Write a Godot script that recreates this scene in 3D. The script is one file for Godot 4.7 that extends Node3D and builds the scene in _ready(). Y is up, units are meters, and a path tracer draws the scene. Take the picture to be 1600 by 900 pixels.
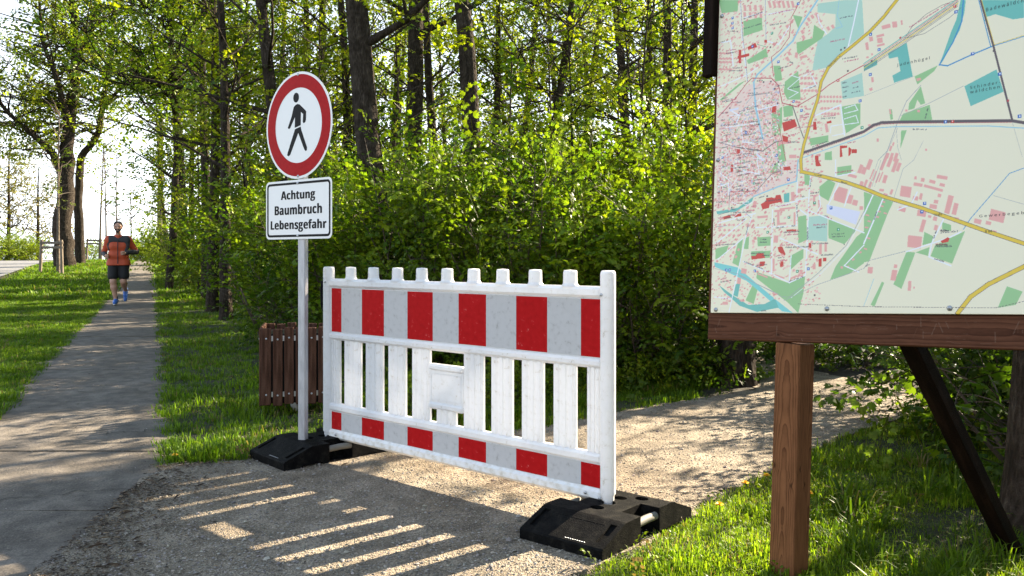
extends Node3D
# A footpath closed with a red and white barrier at the edge of a spring wood.
# x to the right, y up, -z away from the camera; metres.

const TO_SUN := Vector3(0.670, 0.485, -0.562)
const UP := Vector3.UP
var M := {}            # materials
var rng := RandomNumberGenerator.new()
var streak := FastNoiseLite.new()
var lumps := FastNoiseLite.new()
var counts := {}
var sprigs := []       # leafy twigs that crowns are made of
var far_sprigs := []
var blades: ArrayMesh
var long_blades: ArrayMesh
var gravel_edge := PackedVector2Array()

class Buf:
	# collects triangles of one mesh
	var v := PackedVector3Array()
	var n := PackedVector3Array()
	var c := PackedColorArray()
	var uv := PackedVector2Array()
	var i := PackedInt32Array()
	var color := Color.WHITE
	func tri(a: Vector3, b: Vector3, d: Vector3, outward := Vector3.ZERO) -> void:
		var nn := (d - a).cross(b - a).normalized()
		if outward != Vector3.ZERO and nn.dot(outward) < 0.0:
			var t := b
			b = d
			d = t
			nn = -nn
		var k := v.size()
		for p in [a, b, d]:
			v.append(p)
			n.append(nn)
			c.append(color)
		i.append_array([k, k + 1, k + 2])
	func quad(a: Vector3, b: Vector3, d: Vector3, e: Vector3, outward := Vector3.ZERO) -> void:
		tri(a, b, d, outward)
		tri(a, d, e, outward)
	func box(at: Vector3, size: Vector3, bevel := 0.0, turn := Basis.IDENTITY) -> void:
		var h := size * 0.5
		bevel = minf(bevel, minf(h.x, minf(h.y, h.z)) * 0.95)
		var hx := h.x - bevel
		var hy := h.y - bevel
		var hz := h.z - bevel
		var P := func(x: float, y: float, z: float) -> Vector3: return at + turn * Vector3(x, y, z)
		for s in [-1.0, 1.0]:
			quad(P.call(s * h.x, -hy, -hz), P.call(s * h.x, hy, -hz), P.call(s * h.x, hy, hz), P.call(s * h.x, -hy, hz), turn * Vector3(s, 0, 0))
			quad(P.call(-hx, s * h.y, -hz), P.call(hx, s * h.y, -hz), P.call(hx, s * h.y, hz), P.call(-hx, s * h.y, hz), turn * Vector3(0, s, 0))
			quad(P.call(-hx, -hy, s * h.z), P.call(hx, -hy, s * h.z), P.call(hx, hy, s * h.z), P.call(-hx, hy, s * h.z), turn * Vector3(0, 0, s))
			if bevel > 0.0:
				for q in [-1.0, 1.0]:
					quad(P.call(s * h.x, q * hy, -hz), P.call(s * hx, q * h.y, -hz), P.call(s * hx, q * h.y, hz), P.call(s * h.x, q * hy, hz), turn * Vector3(s, q, 0))
					quad(P.call(s * h.x, -hy, q * hz), P.call(s * hx, -hy, q * h.z), P.call(s * hx, hy, q * h.z), P.call(s * h.x, hy, q * hz), turn * Vector3(s, 0, q))
					quad(P.call(-hx, s * h.y, q * hz), P.call(-hx, s * hy, q * h.z), P.call(hx, s * hy, q * h.z), P.call(hx, s * h.y, q * hz), turn * Vector3(0, s, q))
					for w in [-1.0, 1.0]:
						tri(P.call(s * h.x, q * hy, w * hz), P.call(s * hx, q * h.y, w * hz), P.call(s * hx, q * hy, w * h.z), turn * Vector3(s, q, w))
	func tube(pts: PackedVector3Array, radii: PackedFloat32Array, sides := 8, rough := 0.0, caps := true) -> void:
		var base := v.size()
		var side := Vector3.RIGHT
		var m := pts.size()
		for k in m:
			var along := (pts[mini(k + 1, m - 1)] - pts[maxi(k - 1, 0)]).normalized()
			if absf(along.dot(side)) > 0.9:
				side = Vector3.FORWARD if absf(along.z) < 0.8 else Vector3.RIGHT
			side = (side - along * side.dot(along)).normalized()
			var other := along.cross(side)
			for s in sides:
				var a := TAU * s / sides
				var dir := side * cos(a) + other * sin(a)
				var r := radii[k] * (1.0 + rough * sin(a * 3.0 + k * 0.7) + rough * 0.7 * sin(a * 5.0 - k * 1.9))
				v.append(pts[k] + dir * r)
				n.append(dir)
				c.append(color)
		for k in m - 1:
			for s in sides:
				var p := base + k * sides + s
				var q := base + k * sides + (s + 1) % sides
				i.append_array([p, q + sides, q, p, p + sides, q + sides])
		if caps:
			for e in [0, m - 1]:
				var along2 := (pts[1] - pts[0]) if e == 0 else (pts[m - 1] - pts[m - 2])
				along2 = along2.normalized() * (-1.0 if e == 0 else 1.0)
				var k0 := v.size()
				v.append(pts[e])
				n.append(along2)
				c.append(color)
				for s in sides:
					v.append(v[base + e * sides + s])
					n.append(along2)
					c.append(color)
				for s in sides:
					if e == 0:
						i.append_array([k0, k0 + 1 + s, k0 + 1 + (s + 1) % sides])
					else:
						i.append_array([k0, k0 + 1 + (s + 1) % sides, k0 + 1 + s])
	func lathe(profile: PackedVector2Array, at: Vector3, turn := Basis.IDENTITY, sides := 16) -> void:
		# profile: (radius, height) pairs
		var base := v.size()
		var m := profile.size()
		for k in m:
			var t := profile[mini(k + 1, m - 1)] - profile[maxi(k - 1, 0)]
			var nr := Vector2(t.y, -t.x).normalized()
			for s in sides:
				var a := TAU * s / sides
				v.append(at + turn * Vector3(cos(a) * profile[k].x, profile[k].y, sin(a) * profile[k].x))
				n.append(turn * Vector3(cos(a) * nr.x, nr.y, sin(a) * nr.x))
				c.append(color)
		for k in m - 1:
			for s in sides:
				var p := base + k * sides + s
				var q := base + k * sides + (s + 1) % sides
				i.append_array([p, q, q + sides, p, q + sides, p + sides])
	func plate(poly: PackedVector2Array, z0: float, z1: float, t := Transform3D.IDENTITY) -> void:
		# an outline in x, y given thickness from z0 to z1
		var f := Geometry2D.triangulate_polygon(poly)
		for k in range(0, f.size(), 3):
			for z in [z0, z1]:
				var o := t.basis.z * (1.0 if z == maxf(z0, z1) else -1.0)
				tri(t * Vector3(poly[f[k]].x, poly[f[k]].y, z), t * Vector3(poly[f[k + 1]].x, poly[f[k + 1]].y, z), t * Vector3(poly[f[k + 2]].x, poly[f[k + 2]].y, z), o)
		var area := 0.0
		for k in poly.size():
			area += poly[k].cross(poly[(k + 1) % poly.size()])
		var sgn := -1.0 if area > 0.0 else 1.0
		for k in poly.size():
			var p := poly[k]
			var q := poly[(k + 1) % poly.size()]
			var o2 := t.basis * Vector3(-(q - p).y, (q - p).x, 0) * sgn
			quad(t * Vector3(p.x, p.y, z0), t * Vector3(q.x, q.y, z0), t * Vector3(q.x, q.y, z1), t * Vector3(p.x, p.y, z1), o2)
	func mesh(m: Material) -> ArrayMesh:
		var a := []
		a.resize(Mesh.ARRAY_MAX)
		a[Mesh.ARRAY_VERTEX] = v
		a[Mesh.ARRAY_NORMAL] = n
		a[Mesh.ARRAY_COLOR] = c
		if uv.size() == v.size():
			a[Mesh.ARRAY_TEX_UV] = uv
		a[Mesh.ARRAY_INDEX] = i
		var r := ArrayMesh.new()
		r.add_surface_from_arrays(Mesh.PRIMITIVE_TRIANGLES, a)
		r.surface_set_material(0, m)
		return r

# ---------------------------------------------------------------- naming
func numbered(called: String) -> String:
	var k: int = counts.get(called, 0)
	counts[called] = k + 1
	return called if k == 0 else "%s_%03d" % [called, k]

func tag(o: Node3D, label: String, category := "", group := "", kind := "") -> Node3D:
	o.set_meta("label", label)
	if category:
		o.set_meta("category", category)
	if group:
		o.set_meta("group", group)
	if kind:
		o.set_meta("kind", kind)
	return o

func thing(called: String, at: Vector3, label: String, category: String, group := "") -> Node3D:
	var o := Node3D.new()
	o.name = numbered(called)
	o.position = at
	add_child(o)
	tag(o, label, category, group)
	return o

func part(called: String, mesh: Mesh, parent: Node3D, kind := "") -> MeshInstance3D:
	var o := MeshInstance3D.new()
	o.name = called
	o.mesh = mesh
	if kind:
		o.set_meta("kind", kind)
	parent.add_child(o, true)
	return o

func single(called: String, mesh: Mesh, label := "", category := "", group := "", kind := "") -> MeshInstance3D:
	var o := MeshInstance3D.new()
	o.name = numbered(called)
	o.mesh = mesh
	add_child(o)
	if label:
		tag(o, label, category, group, kind)
	elif kind:
		o.set_meta("kind", kind)
	return o

func scatter(called: String, mesh: Mesh, where: Array, tints: PackedColorArray, parent: Node3D = null) -> MultiMeshInstance3D:
	var mm := MultiMesh.new()
	mm.transform_format = MultiMesh.TRANSFORM_3D
	mm.use_colors = true
	mm.mesh = mesh
	mm.instance_count = where.size()
	for k in where.size():
		mm.set_instance_transform(k, where[k])
		mm.set_instance_color(k, tints[k])
	var o := MultiMeshInstance3D.new()
	o.name = called if parent else numbered(called)
	o.multimesh = mm
	o.set_meta("kind", "stuff")
	if parent:
		parent.add_child(o, true)
	else:
		add_child(o)
	return o

# ---------------------------------------------------------------- lie of the land
func along_path(x: float, z: float) -> float:
	return -0.396 * x - 0.918 * z

func across_path(x: float, z: float) -> float:
	return 0.918 * x - 0.396 * z

func height(x: float, z: float) -> float:
	var s := along_path(x, z)
	var rise := 0.85 * smoothstep(16.0, 48.0, s)
	if s > 52.0:
		rise -= 13.0 * smoothstep(52.0, 240.0, s)
	return rise

func path_x(d: float, v: float) -> float:
	# x of the line at offset v from the footpath, at distance d before the camera
	return (v - 0.396 * d) / 0.918

func on_gravel(x: float, z: float) -> bool:
	return Geometry2D.is_point_in_polygon(Vector2(x, -z), gravel_edge)

func on_path(x: float, z: float, inset := 0.0) -> bool:
	var v := across_path(x, z)
	return v > -1.11 + inset and v < 0.1 - inset and along_path(x, z) < 51.0

func wood_edge(x: float, z: float) -> float:
	# > 0 inside the wood: distance behind the line along which its shrubs begin
	return (x - 1.3) * 0.816 - (z + 7.4) * 0.578

func lit(p: Vector3) -> bool:
	# where the branches over the place leave a gap for the sun (p is followed along the sunlight to the ground)
	var k := p.y / TO_SUN.y
	var x := p.x - TO_SUN.x * k
	var d := -(p.z - TO_SUN.z * k)
	var s := streak.get_noise_2d((x * 0.643 - d * 0.766) * 1.5, (x * 0.766 + d * 0.643) * 0.22)
	if x < -1.0 and d > 5.3:
		# broad bands of sun and shade over footpath and verge
		return streak.get_noise_2d((x * 0.643 - d * 0.766) * 0.75 + 31.0, (x * 0.766 + d * 0.643) * 0.06) > 0.0
	if x > -2.2 and x < 1.15 and d > 2.3 and d < 5.7:
		if x < -1.5 and d < 3.9:
			return s > 0.25
		return s > (-0.6 if x > 0.0 and d < 4.4 else -0.35)
	if x > -1.0 and x < 2.6 and d >= 5.7 and d < 8.0:
		return s > 0.22
	if x < -1.4 and d > 4.0 and d < 4.75:
		return s > -0.25
	if x < -1.0 and d <= 4.0:
		return s > 0.3
	if d < 9.0 and x < -0.6:
		return s > 0.26
	if x >= 1.15 and d < 6.0:
		return s > 0.4
	return s > 0.06

# ---------------------------------------------------------------- textures and materials
func noise_bytes(size: int, freq: float, kind := FastNoiseLite.TYPE_SIMPLEX_SMOOTH, octaves := 4, sd := 1) -> PackedByteArray:
	var f := FastNoiseLite.new()
	f.noise_type = kind
	f.frequency = freq
	f.fractal_octaves = octaves
	f.seed = sd
	if kind == FastNoiseLite.TYPE_CELLULAR:
		f.fractal_type = FastNoiseLite.FRACTAL_NONE
		f.cellular_return_type = FastNoiseLite.RETURN_DISTANCE
	var im := f.get_seamless_image(size, size)
	im.convert(Image.FORMAT_L8)
	return im.get_data()

func lut(stops: Array) -> PackedByteArray:
	# stops: [position, linear colour] ...
	var out := PackedByteArray()
	for k in 256:
		var t := k / 255.0
		var col: Color = stops[0][1]
		for j in range(1, stops.size()):
			var a: float = stops[j - 1][0]
			var b: float = stops[j][0]
			if t >= a:
				col = (stops[j - 1][1] as Color).lerp(stops[j][1], clampf((t - a) / (b - a), 0.0, 1.0))
		col = col.linear_to_srgb()
		out.append_array([int(clampf(col.r, 0, 1) * 255), int(clampf(col.g, 0, 1) * 255), int(clampf(col.b, 0, 1) * 255)])
	return out

func mixed(size: int, layers: Array) -> PackedByteArray:
	# layers: [bytes, weight]; result stretched round 128
	var out := PackedByteArray()
	out.resize(size * size)
	for k in size * size:
		var s := 128.0
		for l in layers:
			s += (l[0][k] - 128.0) * l[1]
		out[k] = int(clampf(s, 0, 255))
	return out

func scratched(size: int, values: PackedByteArray, many: int, tone: int, sd: int) -> PackedByteArray:
	# short scratches and specks
	var r := RandomNumberGenerator.new()
	r.seed = sd
	var out := values.duplicate()
	for k in many:
		var p := Vector2(r.randf(), r.randf()) * size
		var dir := Vector2.from_angle(r.randf() * TAU) if r.randf() < 0.6 else Vector2(r.randf_range(-0.2, 0.2), 1)
		var curve := r.randf_range(-0.02, 0.02)
		for j in (r.randi_range(6, 60) if k % 3 else 3):
			p += dir
			dir = dir.rotated(curve)
			var o := posmod(int(p.y), size) * size + posmod(int(p.x), size)
			out[o] = int(lerpf(out[o], tone, r.randf_range(0.3, 0.9)))
			if k % 3 == 0:
				out[posmod(int(p.y), size) * size + posmod(int(p.x) + 1, size)] = tone
	return out

func colored(size: int, values: PackedByteArray, table: PackedByteArray) -> ImageTexture:
	var out := PackedByteArray()
	out.resize(size * size * 3)
	for k in size * size:
		var t := values[k] * 3
		out[k * 3] = table[t]
		out[k * 3 + 1] = table[t + 1]
		out[k * 3 + 2] = table[t + 2]
	return ImageTexture.create_from_image(Image.create_from_data(size, size, false, Image.FORMAT_RGB8, out))

func grey(size: int, values: PackedByteArray) -> ImageTexture:
	return ImageTexture.create_from_image(Image.create_from_data(size, size, false, Image.FORMAT_L8, values))

func plain(albedo: Color, rough := 0.6, metal := 0.0) -> StandardMaterial3D:
	# albedo: linear base colour
	var m := StandardMaterial3D.new()
	m.albedo_color = albedo.linear_to_srgb()
	m.roughness = rough
	m.metallic = metal
	return m

func triplanar(tex: Texture2D, bump: Texture2D, scale: Vector3, depth: float, rough := 0.85, world := true) -> StandardMaterial3D:
	var m := StandardMaterial3D.new()
	m.albedo_texture = tex
	m.roughness = rough
	m.uv1_triplanar = true
	m.uv1_world_triplanar = world
	m.uv1_scale = scale
	if bump:
		m.heightmap_enabled = true
		m.heightmap_texture = bump
		m.heightmap_scale = depth
	return m

func leafy(through: Color, rough := 0.42) -> StandardMaterial3D:
	var m := StandardMaterial3D.new()
	m.vertex_color_use_as_albedo = true
	m.roughness = rough
	m.metallic_specular = 0.35
	m.cull_mode = BaseMaterial3D.CULL_DISABLED
	m.backlight_enabled = true
	m.backlight = through.linear_to_srgb()
	return m

func wood_image(w: int, h: int, seed_: int, lo: Color, hi: Color, rings: float, cut: float, slope: float, knots: Array) -> Image:
	# flat sawn board: growth rings cut at a shallow angle, so that arches run along it; w is across, h along
	var f := FastNoiseLite.new()
	f.seed = seed_
	f.frequency = 0.02
	var g := FastNoiseLite.new()
	g.seed = seed_ + 7
	g.frequency = 0.5
	var out := PackedByteArray()
	out.resize(w * h * 3)
	for y in h:
		for x in w:
			var t := (x / float(w) - 0.5) * 2.0
			var l := y / float(w)
			var d := cut + slope * l + 0.1 * f.get_noise_2d(y * 0.12, 3.0)
			t += 0.06 * f.get_noise_2d(x * 1.2, y * 0.12)
			var near := 0.0
			for k in knots:
				var dx: float = x / float(w) - k.x
				var dy: float = (y / float(w) - k.y)
				var q: float = sqrt(dx * dx + dy * dy * 0.45)
				d += 0.22 * exp(-q * q / 0.012)
				near = maxf(near, exp(-q * q / 0.0022))
			var r := sqrt(t * t * 0.55 + d * d) * rings
			var ring := r - floorf(r)
			var late := pow(ring, 2.2) * (1.0 - smoothstep(0.93, 1.0, ring))
			var fibre := g.get_noise_2d(x * 1.6, y * 0.035) * 0.22
			var blot := f.get_noise_2d(x * 0.6 + 90.0, y * 0.25) * 0.25
			var c := hi.lerp(lo, clampf(late * 0.75 + 0.15 + fibre + blot, 0.0, 1.0))
			c = c.lerp(lo * 0.35, near * 0.85)
			c = c.linear_to_srgb()
			var o := (y * w + x) * 3
			out[o] = int(clampf(c.r, 0, 1) * 255)
			out[o + 1] = int(clampf(c.g, 0, 1) * 255)
			out[o + 2] = int(clampf(c.b, 0, 1) * 255)
	return Image.create_from_data(w, h, false, Image.FORMAT_RGB8, out)

func make_materials() -> void:
	var C := func(r: float, g: float, b: float) -> Color: return Color(r, g, b)
	# gravel: crushed limestone
	var n := 1024
	var stones := noise_bytes(n, 0.062, FastNoiseLite.TYPE_CELLULAR, 1, 4)
	var grit := noise_bytes(n, 0.17, FastNoiseLite.TYPE_CELLULAR, 1, 9)
	var broad := noise_bytes(n, 0.006, FastNoiseLite.TYPE_SIMPLEX_SMOOTH, 4, 5)
	var hgt := mixed(n, [[stones, -0.7], [grit, -0.6]])
	var spots := noise_bytes(n, 0.09, FastNoiseLite.TYPE_SIMPLEX_SMOOTH, 2, 77)
	var colv := mixed(n, [[stones, -0.35], [grit, -0.5], [broad, 0.45], [spots, 0.6]])
	M.gravel = triplanar(colored(n, colv, lut([[0.0, C.call(0.035, 0.024, 0.014)], [0.35, C.call(0.125, 0.1, 0.068)], [0.6, C.call(0.205, 0.167, 0.118)], [1.0, C.call(0.43, 0.36, 0.27)]])), grey(n, hgt), Vector3(0.9, 0.9, 0.9), 0.9, 0.95)
	# worn asphalt, grey brown
	n = 512
	var fine := noise_bytes(n, 0.25, FastNoiseLite.TYPE_SIMPLEX_SMOOTH, 2, 11)
	var blot := noise_bytes(n, 0.012, FastNoiseLite.TYPE_SIMPLEX_SMOOTH, 5, 12)
	var moss0 := noise_bytes(n, 0.02, FastNoiseLite.TYPE_SIMPLEX_SMOOTH, 5, 26)
	var cells := noise_bytes(n, 0.12, FastNoiseLite.TYPE_CELLULAR, 1, 13)
	var asp := mixed(n, [[fine, 0.8], [blot, 0.7], [cells, -0.3]])
	M.asphalt = triplanar(colored(n, asp, lut([[0.0, C.call(0.042, 0.035, 0.027)], [0.5, C.call(0.108, 0.091, 0.072)], [1.0, C.call(0.21, 0.178, 0.142)]])), grey(n, mixed(n, [[fine, 0.6], [cells, -0.6]])), Vector3(0.8, 0.8, 0.8), 0.4, 0.9)
	M.road = triplanar(colored(n, asp, lut([[0.0, C.call(0.08, 0.08, 0.08)], [1.0, C.call(0.2, 0.2, 0.2)]])), null, Vector3(0.4, 0.4, 0.4), 0.0, 0.8)
	# broad stains over both
	var stain := colored(n, mixed(n, [[blot, 1.1], [moss0, 0.5]]), lut([[0.0, C.call(0.7, 0.66, 0.6)], [0.5, C.call(0.9, 0.89, 0.87)], [1.0, C.call(1.0, 1.0, 1.0)]]))
	for f in [M.gravel, M.asphalt]:
		f.detail_enabled = true
		f.detail_blend_mode = BaseMaterial3D.BLEND_MODE_MUL
		f.detail_albedo = stain
		f.detail_uv_layer = BaseMaterial3D.DETAIL_UV_2
		f.uv2_triplanar = true
		f.uv2_world_triplanar = true
		f.uv2_scale = Vector3(0.21, 0.21, 0.21)
	# earth and leaf mould; tinted by the lie of the land
	var soil := mixed(n, [[fine, 0.5], [blot, 0.9], [cells, 0.3]])
	M.soil = triplanar(colored(n, soil, lut([[0.0, C.call(0.25, 0.25, 0.25)], [0.5, C.call(0.6, 0.6, 0.6)], [1.0, C.call(1.0, 1.0, 1.0)]])), grey(n, soil), Vector3(0.7, 0.7, 0.7), 2.0, 1.0)
	M.soil.vertex_color_use_as_albedo = true
	# bark
	var ridge := noise_bytes(n, 0.045, FastNoiseLite.TYPE_CELLULAR, 1, 21)
	var moss := noise_bytes(n, 0.01, FastNoiseLite.TYPE_SIMPLEX_SMOOTH, 5, 22)
	var bk := mixed(n, [[ridge, 0.5], [fine, 0.4], [moss, 0.6]])
	var bkh := grey(n, mixed(n, [[ridge, 0.9], [fine, 0.3]]))
	M.bark = triplanar(colored(n, bk, lut([[0.0, C.call(0.012, 0.0095, 0.007)], [0.5, C.call(0.045, 0.036, 0.028)], [1.0, C.call(0.12, 0.1, 0.08)]])), bkh, Vector3(2.2, 0.7, 2.2), 3.0, 0.95)
	M.bark_pale = triplanar(colored(n, bk, lut([[0.0, C.call(0.05, 0.04, 0.03)], [0.5, C.call(0.14, 0.115, 0.09)], [1.0, C.call(0.3, 0.26, 0.21)]])), bkh, Vector3(3.0, 0.8, 3.0), 1.0, 0.95)
	M.twig = plain(Color(0.07, 0.052, 0.036), 0.9)
	M.leaf = leafy(Color(0.88, 1.0, 0.5))
	M.grass = leafy(Color(0.95, 1.0, 0.4), 0.5)
	# barrier: white polyethylene, slightly scuffed
	var scuff := noise_bytes(n, 0.03, FastNoiseLite.TYPE_SIMPLEX_SMOOTH, 5, 31)
	var scr := mixed(n, [[scuff, 1.0], [fine, 0.35]])
	M.white = triplanar(colored(n, scratched(n, scr, 45, 0, 3), lut([[0.0, C.call(0.5, 0.45, 0.38)], [0.12, C.call(0.74, 0.72, 0.68)], [0.25, C.call(0.82, 0.815, 0.8)], [1.0, C.call(0.85, 0.85, 0.845)]])), grey(n, scr), Vector3(1.6, 1.6, 1.6), 0.06, 0.38, false)
	M.white_dirty = triplanar(colored(n, mixed(n, [[blot, 1.3], [fine, 0.6]]), lut([[0.0, C.call(0.62, 0.57, 0.48)], [0.4, C.call(0.78, 0.76, 0.71)], [0.7, C.call(0.84, 0.83, 0.81)], [1.0, C.call(0.85, 0.85, 0.84)]])), null, Vector3(2.5, 2.5, 2.5), 0.0, 0.5, false)
	M.white.backlight_enabled = true   # the plastic lets some of the sun through from behind
	M.white.backlight = Color(0.7, 0.71, 0.74)
	M.red_film = triplanar(colored(n, scratched(n, scr, 14, 255, 4), lut([[0.0, C.call(0.35, 0.005, 0.006)], [0.3, C.call(0.42, 0.006, 0.007)], [0.85, C.call(0.46, 0.008, 0.01)], [1.0, C.call(0.6, 0.2, 0.18)]])), null, Vector3(1.6, 1.6, 1.6), 0, 0.4, false)
	M.grey_film = triplanar(colored(n, scratched(n, scr, 16, 0, 5), lut([[0.0, C.call(0.33, 0.31, 0.29)], [0.2, C.call(0.49, 0.48, 0.47)], [0.4, C.call(0.52, 0.51, 0.5)], [1.0, C.call(0.54, 0.53, 0.52)]])), null, Vector3(1.6, 1.6, 1.6), 0, 0.4, false)
	for f in [M.red_film, M.grey_film]:
		f.metallic_specular = 0.2
		f.roughness = 0.6
	M.rubber = triplanar(colored(n, mixed(n, [[blot, 0.8], [fine, 0.5], [cells, 0.3]]), lut([[0.0, C.call(0.003, 0.003, 0.003)], [0.5, C.call(0.006, 0.006, 0.006)], [1.0, C.call(0.026, 0.024, 0.019)]])), grey(n, mixed(n, [[fine, 0.7], [cells, 0.4]])), Vector3(2.5, 2.5, 2.5), 0.25, 0.62, false)
	M.rubber.metallic_specular = 0.14
	M.steel = plain(Color(0.42, 0.43, 0.44), 0.42, 0.75)
	M.handle = plain(Color(0.16, 0.15, 0.125), 0.7)
	M.alu = triplanar(colored(n, scr, lut([[0.0, C.call(0.36, 0.36, 0.38)], [1.0, C.call(0.55, 0.55, 0.57)]])), null, Vector3(2, 0.4, 2), 0, 0.42, false)
	M.alu.metallic = 0.55
	M.sign_white = plain(Color(0.86, 0.85, 0.82), 0.4)
	M.sign_red = triplanar(colored(n, scr, lut([[0.0, C.call(0.36, 0.008, 0.01)], [1.0, C.call(0.46, 0.012, 0.014)]])), null, Vector3(2, 2, 2), 0, 0.3, false)
	M.sign_red.metallic_specular = 0.2
	M.sign_red.roughness = 0.5
	M.black = plain(Color(0.012, 0.012, 0.013), 0.4)
	M.ink = plain(Color(0.03, 0.03, 0.035), 0.6)
	M.dark_wood = triplanar(colored(n, mixed(n, [[ridge, 0.3], [moss, 0.8], [fine, 0.4]]), lut([[0.0, C.call(0.005, 0.003, 0.002)], [0.5, C.call(0.012, 0.0065, 0.004)], [1.0, C.call(0.03, 0.016, 0.01)]])), grey(n, fine), Vector3(4, 0.5, 4), 0.3, 0.75, false)
	M.pole_wood = triplanar(colored(n, mixed(n, [[ridge, 0.3], [moss, 0.8], [fine, 0.4]]), lut([[0.0, C.call(0.1, 0.08, 0.06)], [1.0, C.call(0.3, 0.25, 0.2)]])), null, Vector3(4, 0.5, 4), 0, 0.85, false)
	M.slat = triplanar(colored(n, mixed(n, [[ridge, 0.25], [moss, 0.9], [fine, 0.6]]), lut([[0.0, C.call(0.03, 0.014, 0.009)], [0.5, C.call(0.075, 0.036, 0.023)], [1.0, C.call(0.125, 0.066, 0.044)]])), grey(n, fine), Vector3(5, 0.45, 5), 0.25, 0.6, false)
	for f in [M.dark_wood, M.pole_wood, M.slat, M.bark, M.bark_pale, M.black]:
		f.metallic_specular = 0.18
	# person
	M.skin = plain(Color(0.45, 0.25, 0.17), 0.55)
	M.hair = plain(Color(0.02, 0.014, 0.011), 0.7)
	M.orange = plain(Color(0.47, 0.07, 0.022), 0.65)
	M.charcoal = plain(Color(0.03, 0.03, 0.034), 0.7)
	M.shorts = plain(Color(0.008, 0.008, 0.009), 0.8)
	M.shoe_white = plain(Color(0.75, 0.75, 0.78), 0.5)
	M.shoe_blue = plain(Color(0.03, 0.12, 0.42), 0.5)
	M.sock = plain(Color(0.05, 0.05, 0.055), 0.8)
	M.yellow = plain(Color(0.8, 0.5, 0.01), 0.6)
	M.crack = plain(Color(0.02, 0.019, 0.011), 1.0)
	M.litter = StandardMaterial3D.new()
	M.litter.vertex_color_use_as_albedo = true
	M.litter.roughness = 0.9
	M.eye = plain(Color(0.02, 0.02, 0.02), 0.3)

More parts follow.
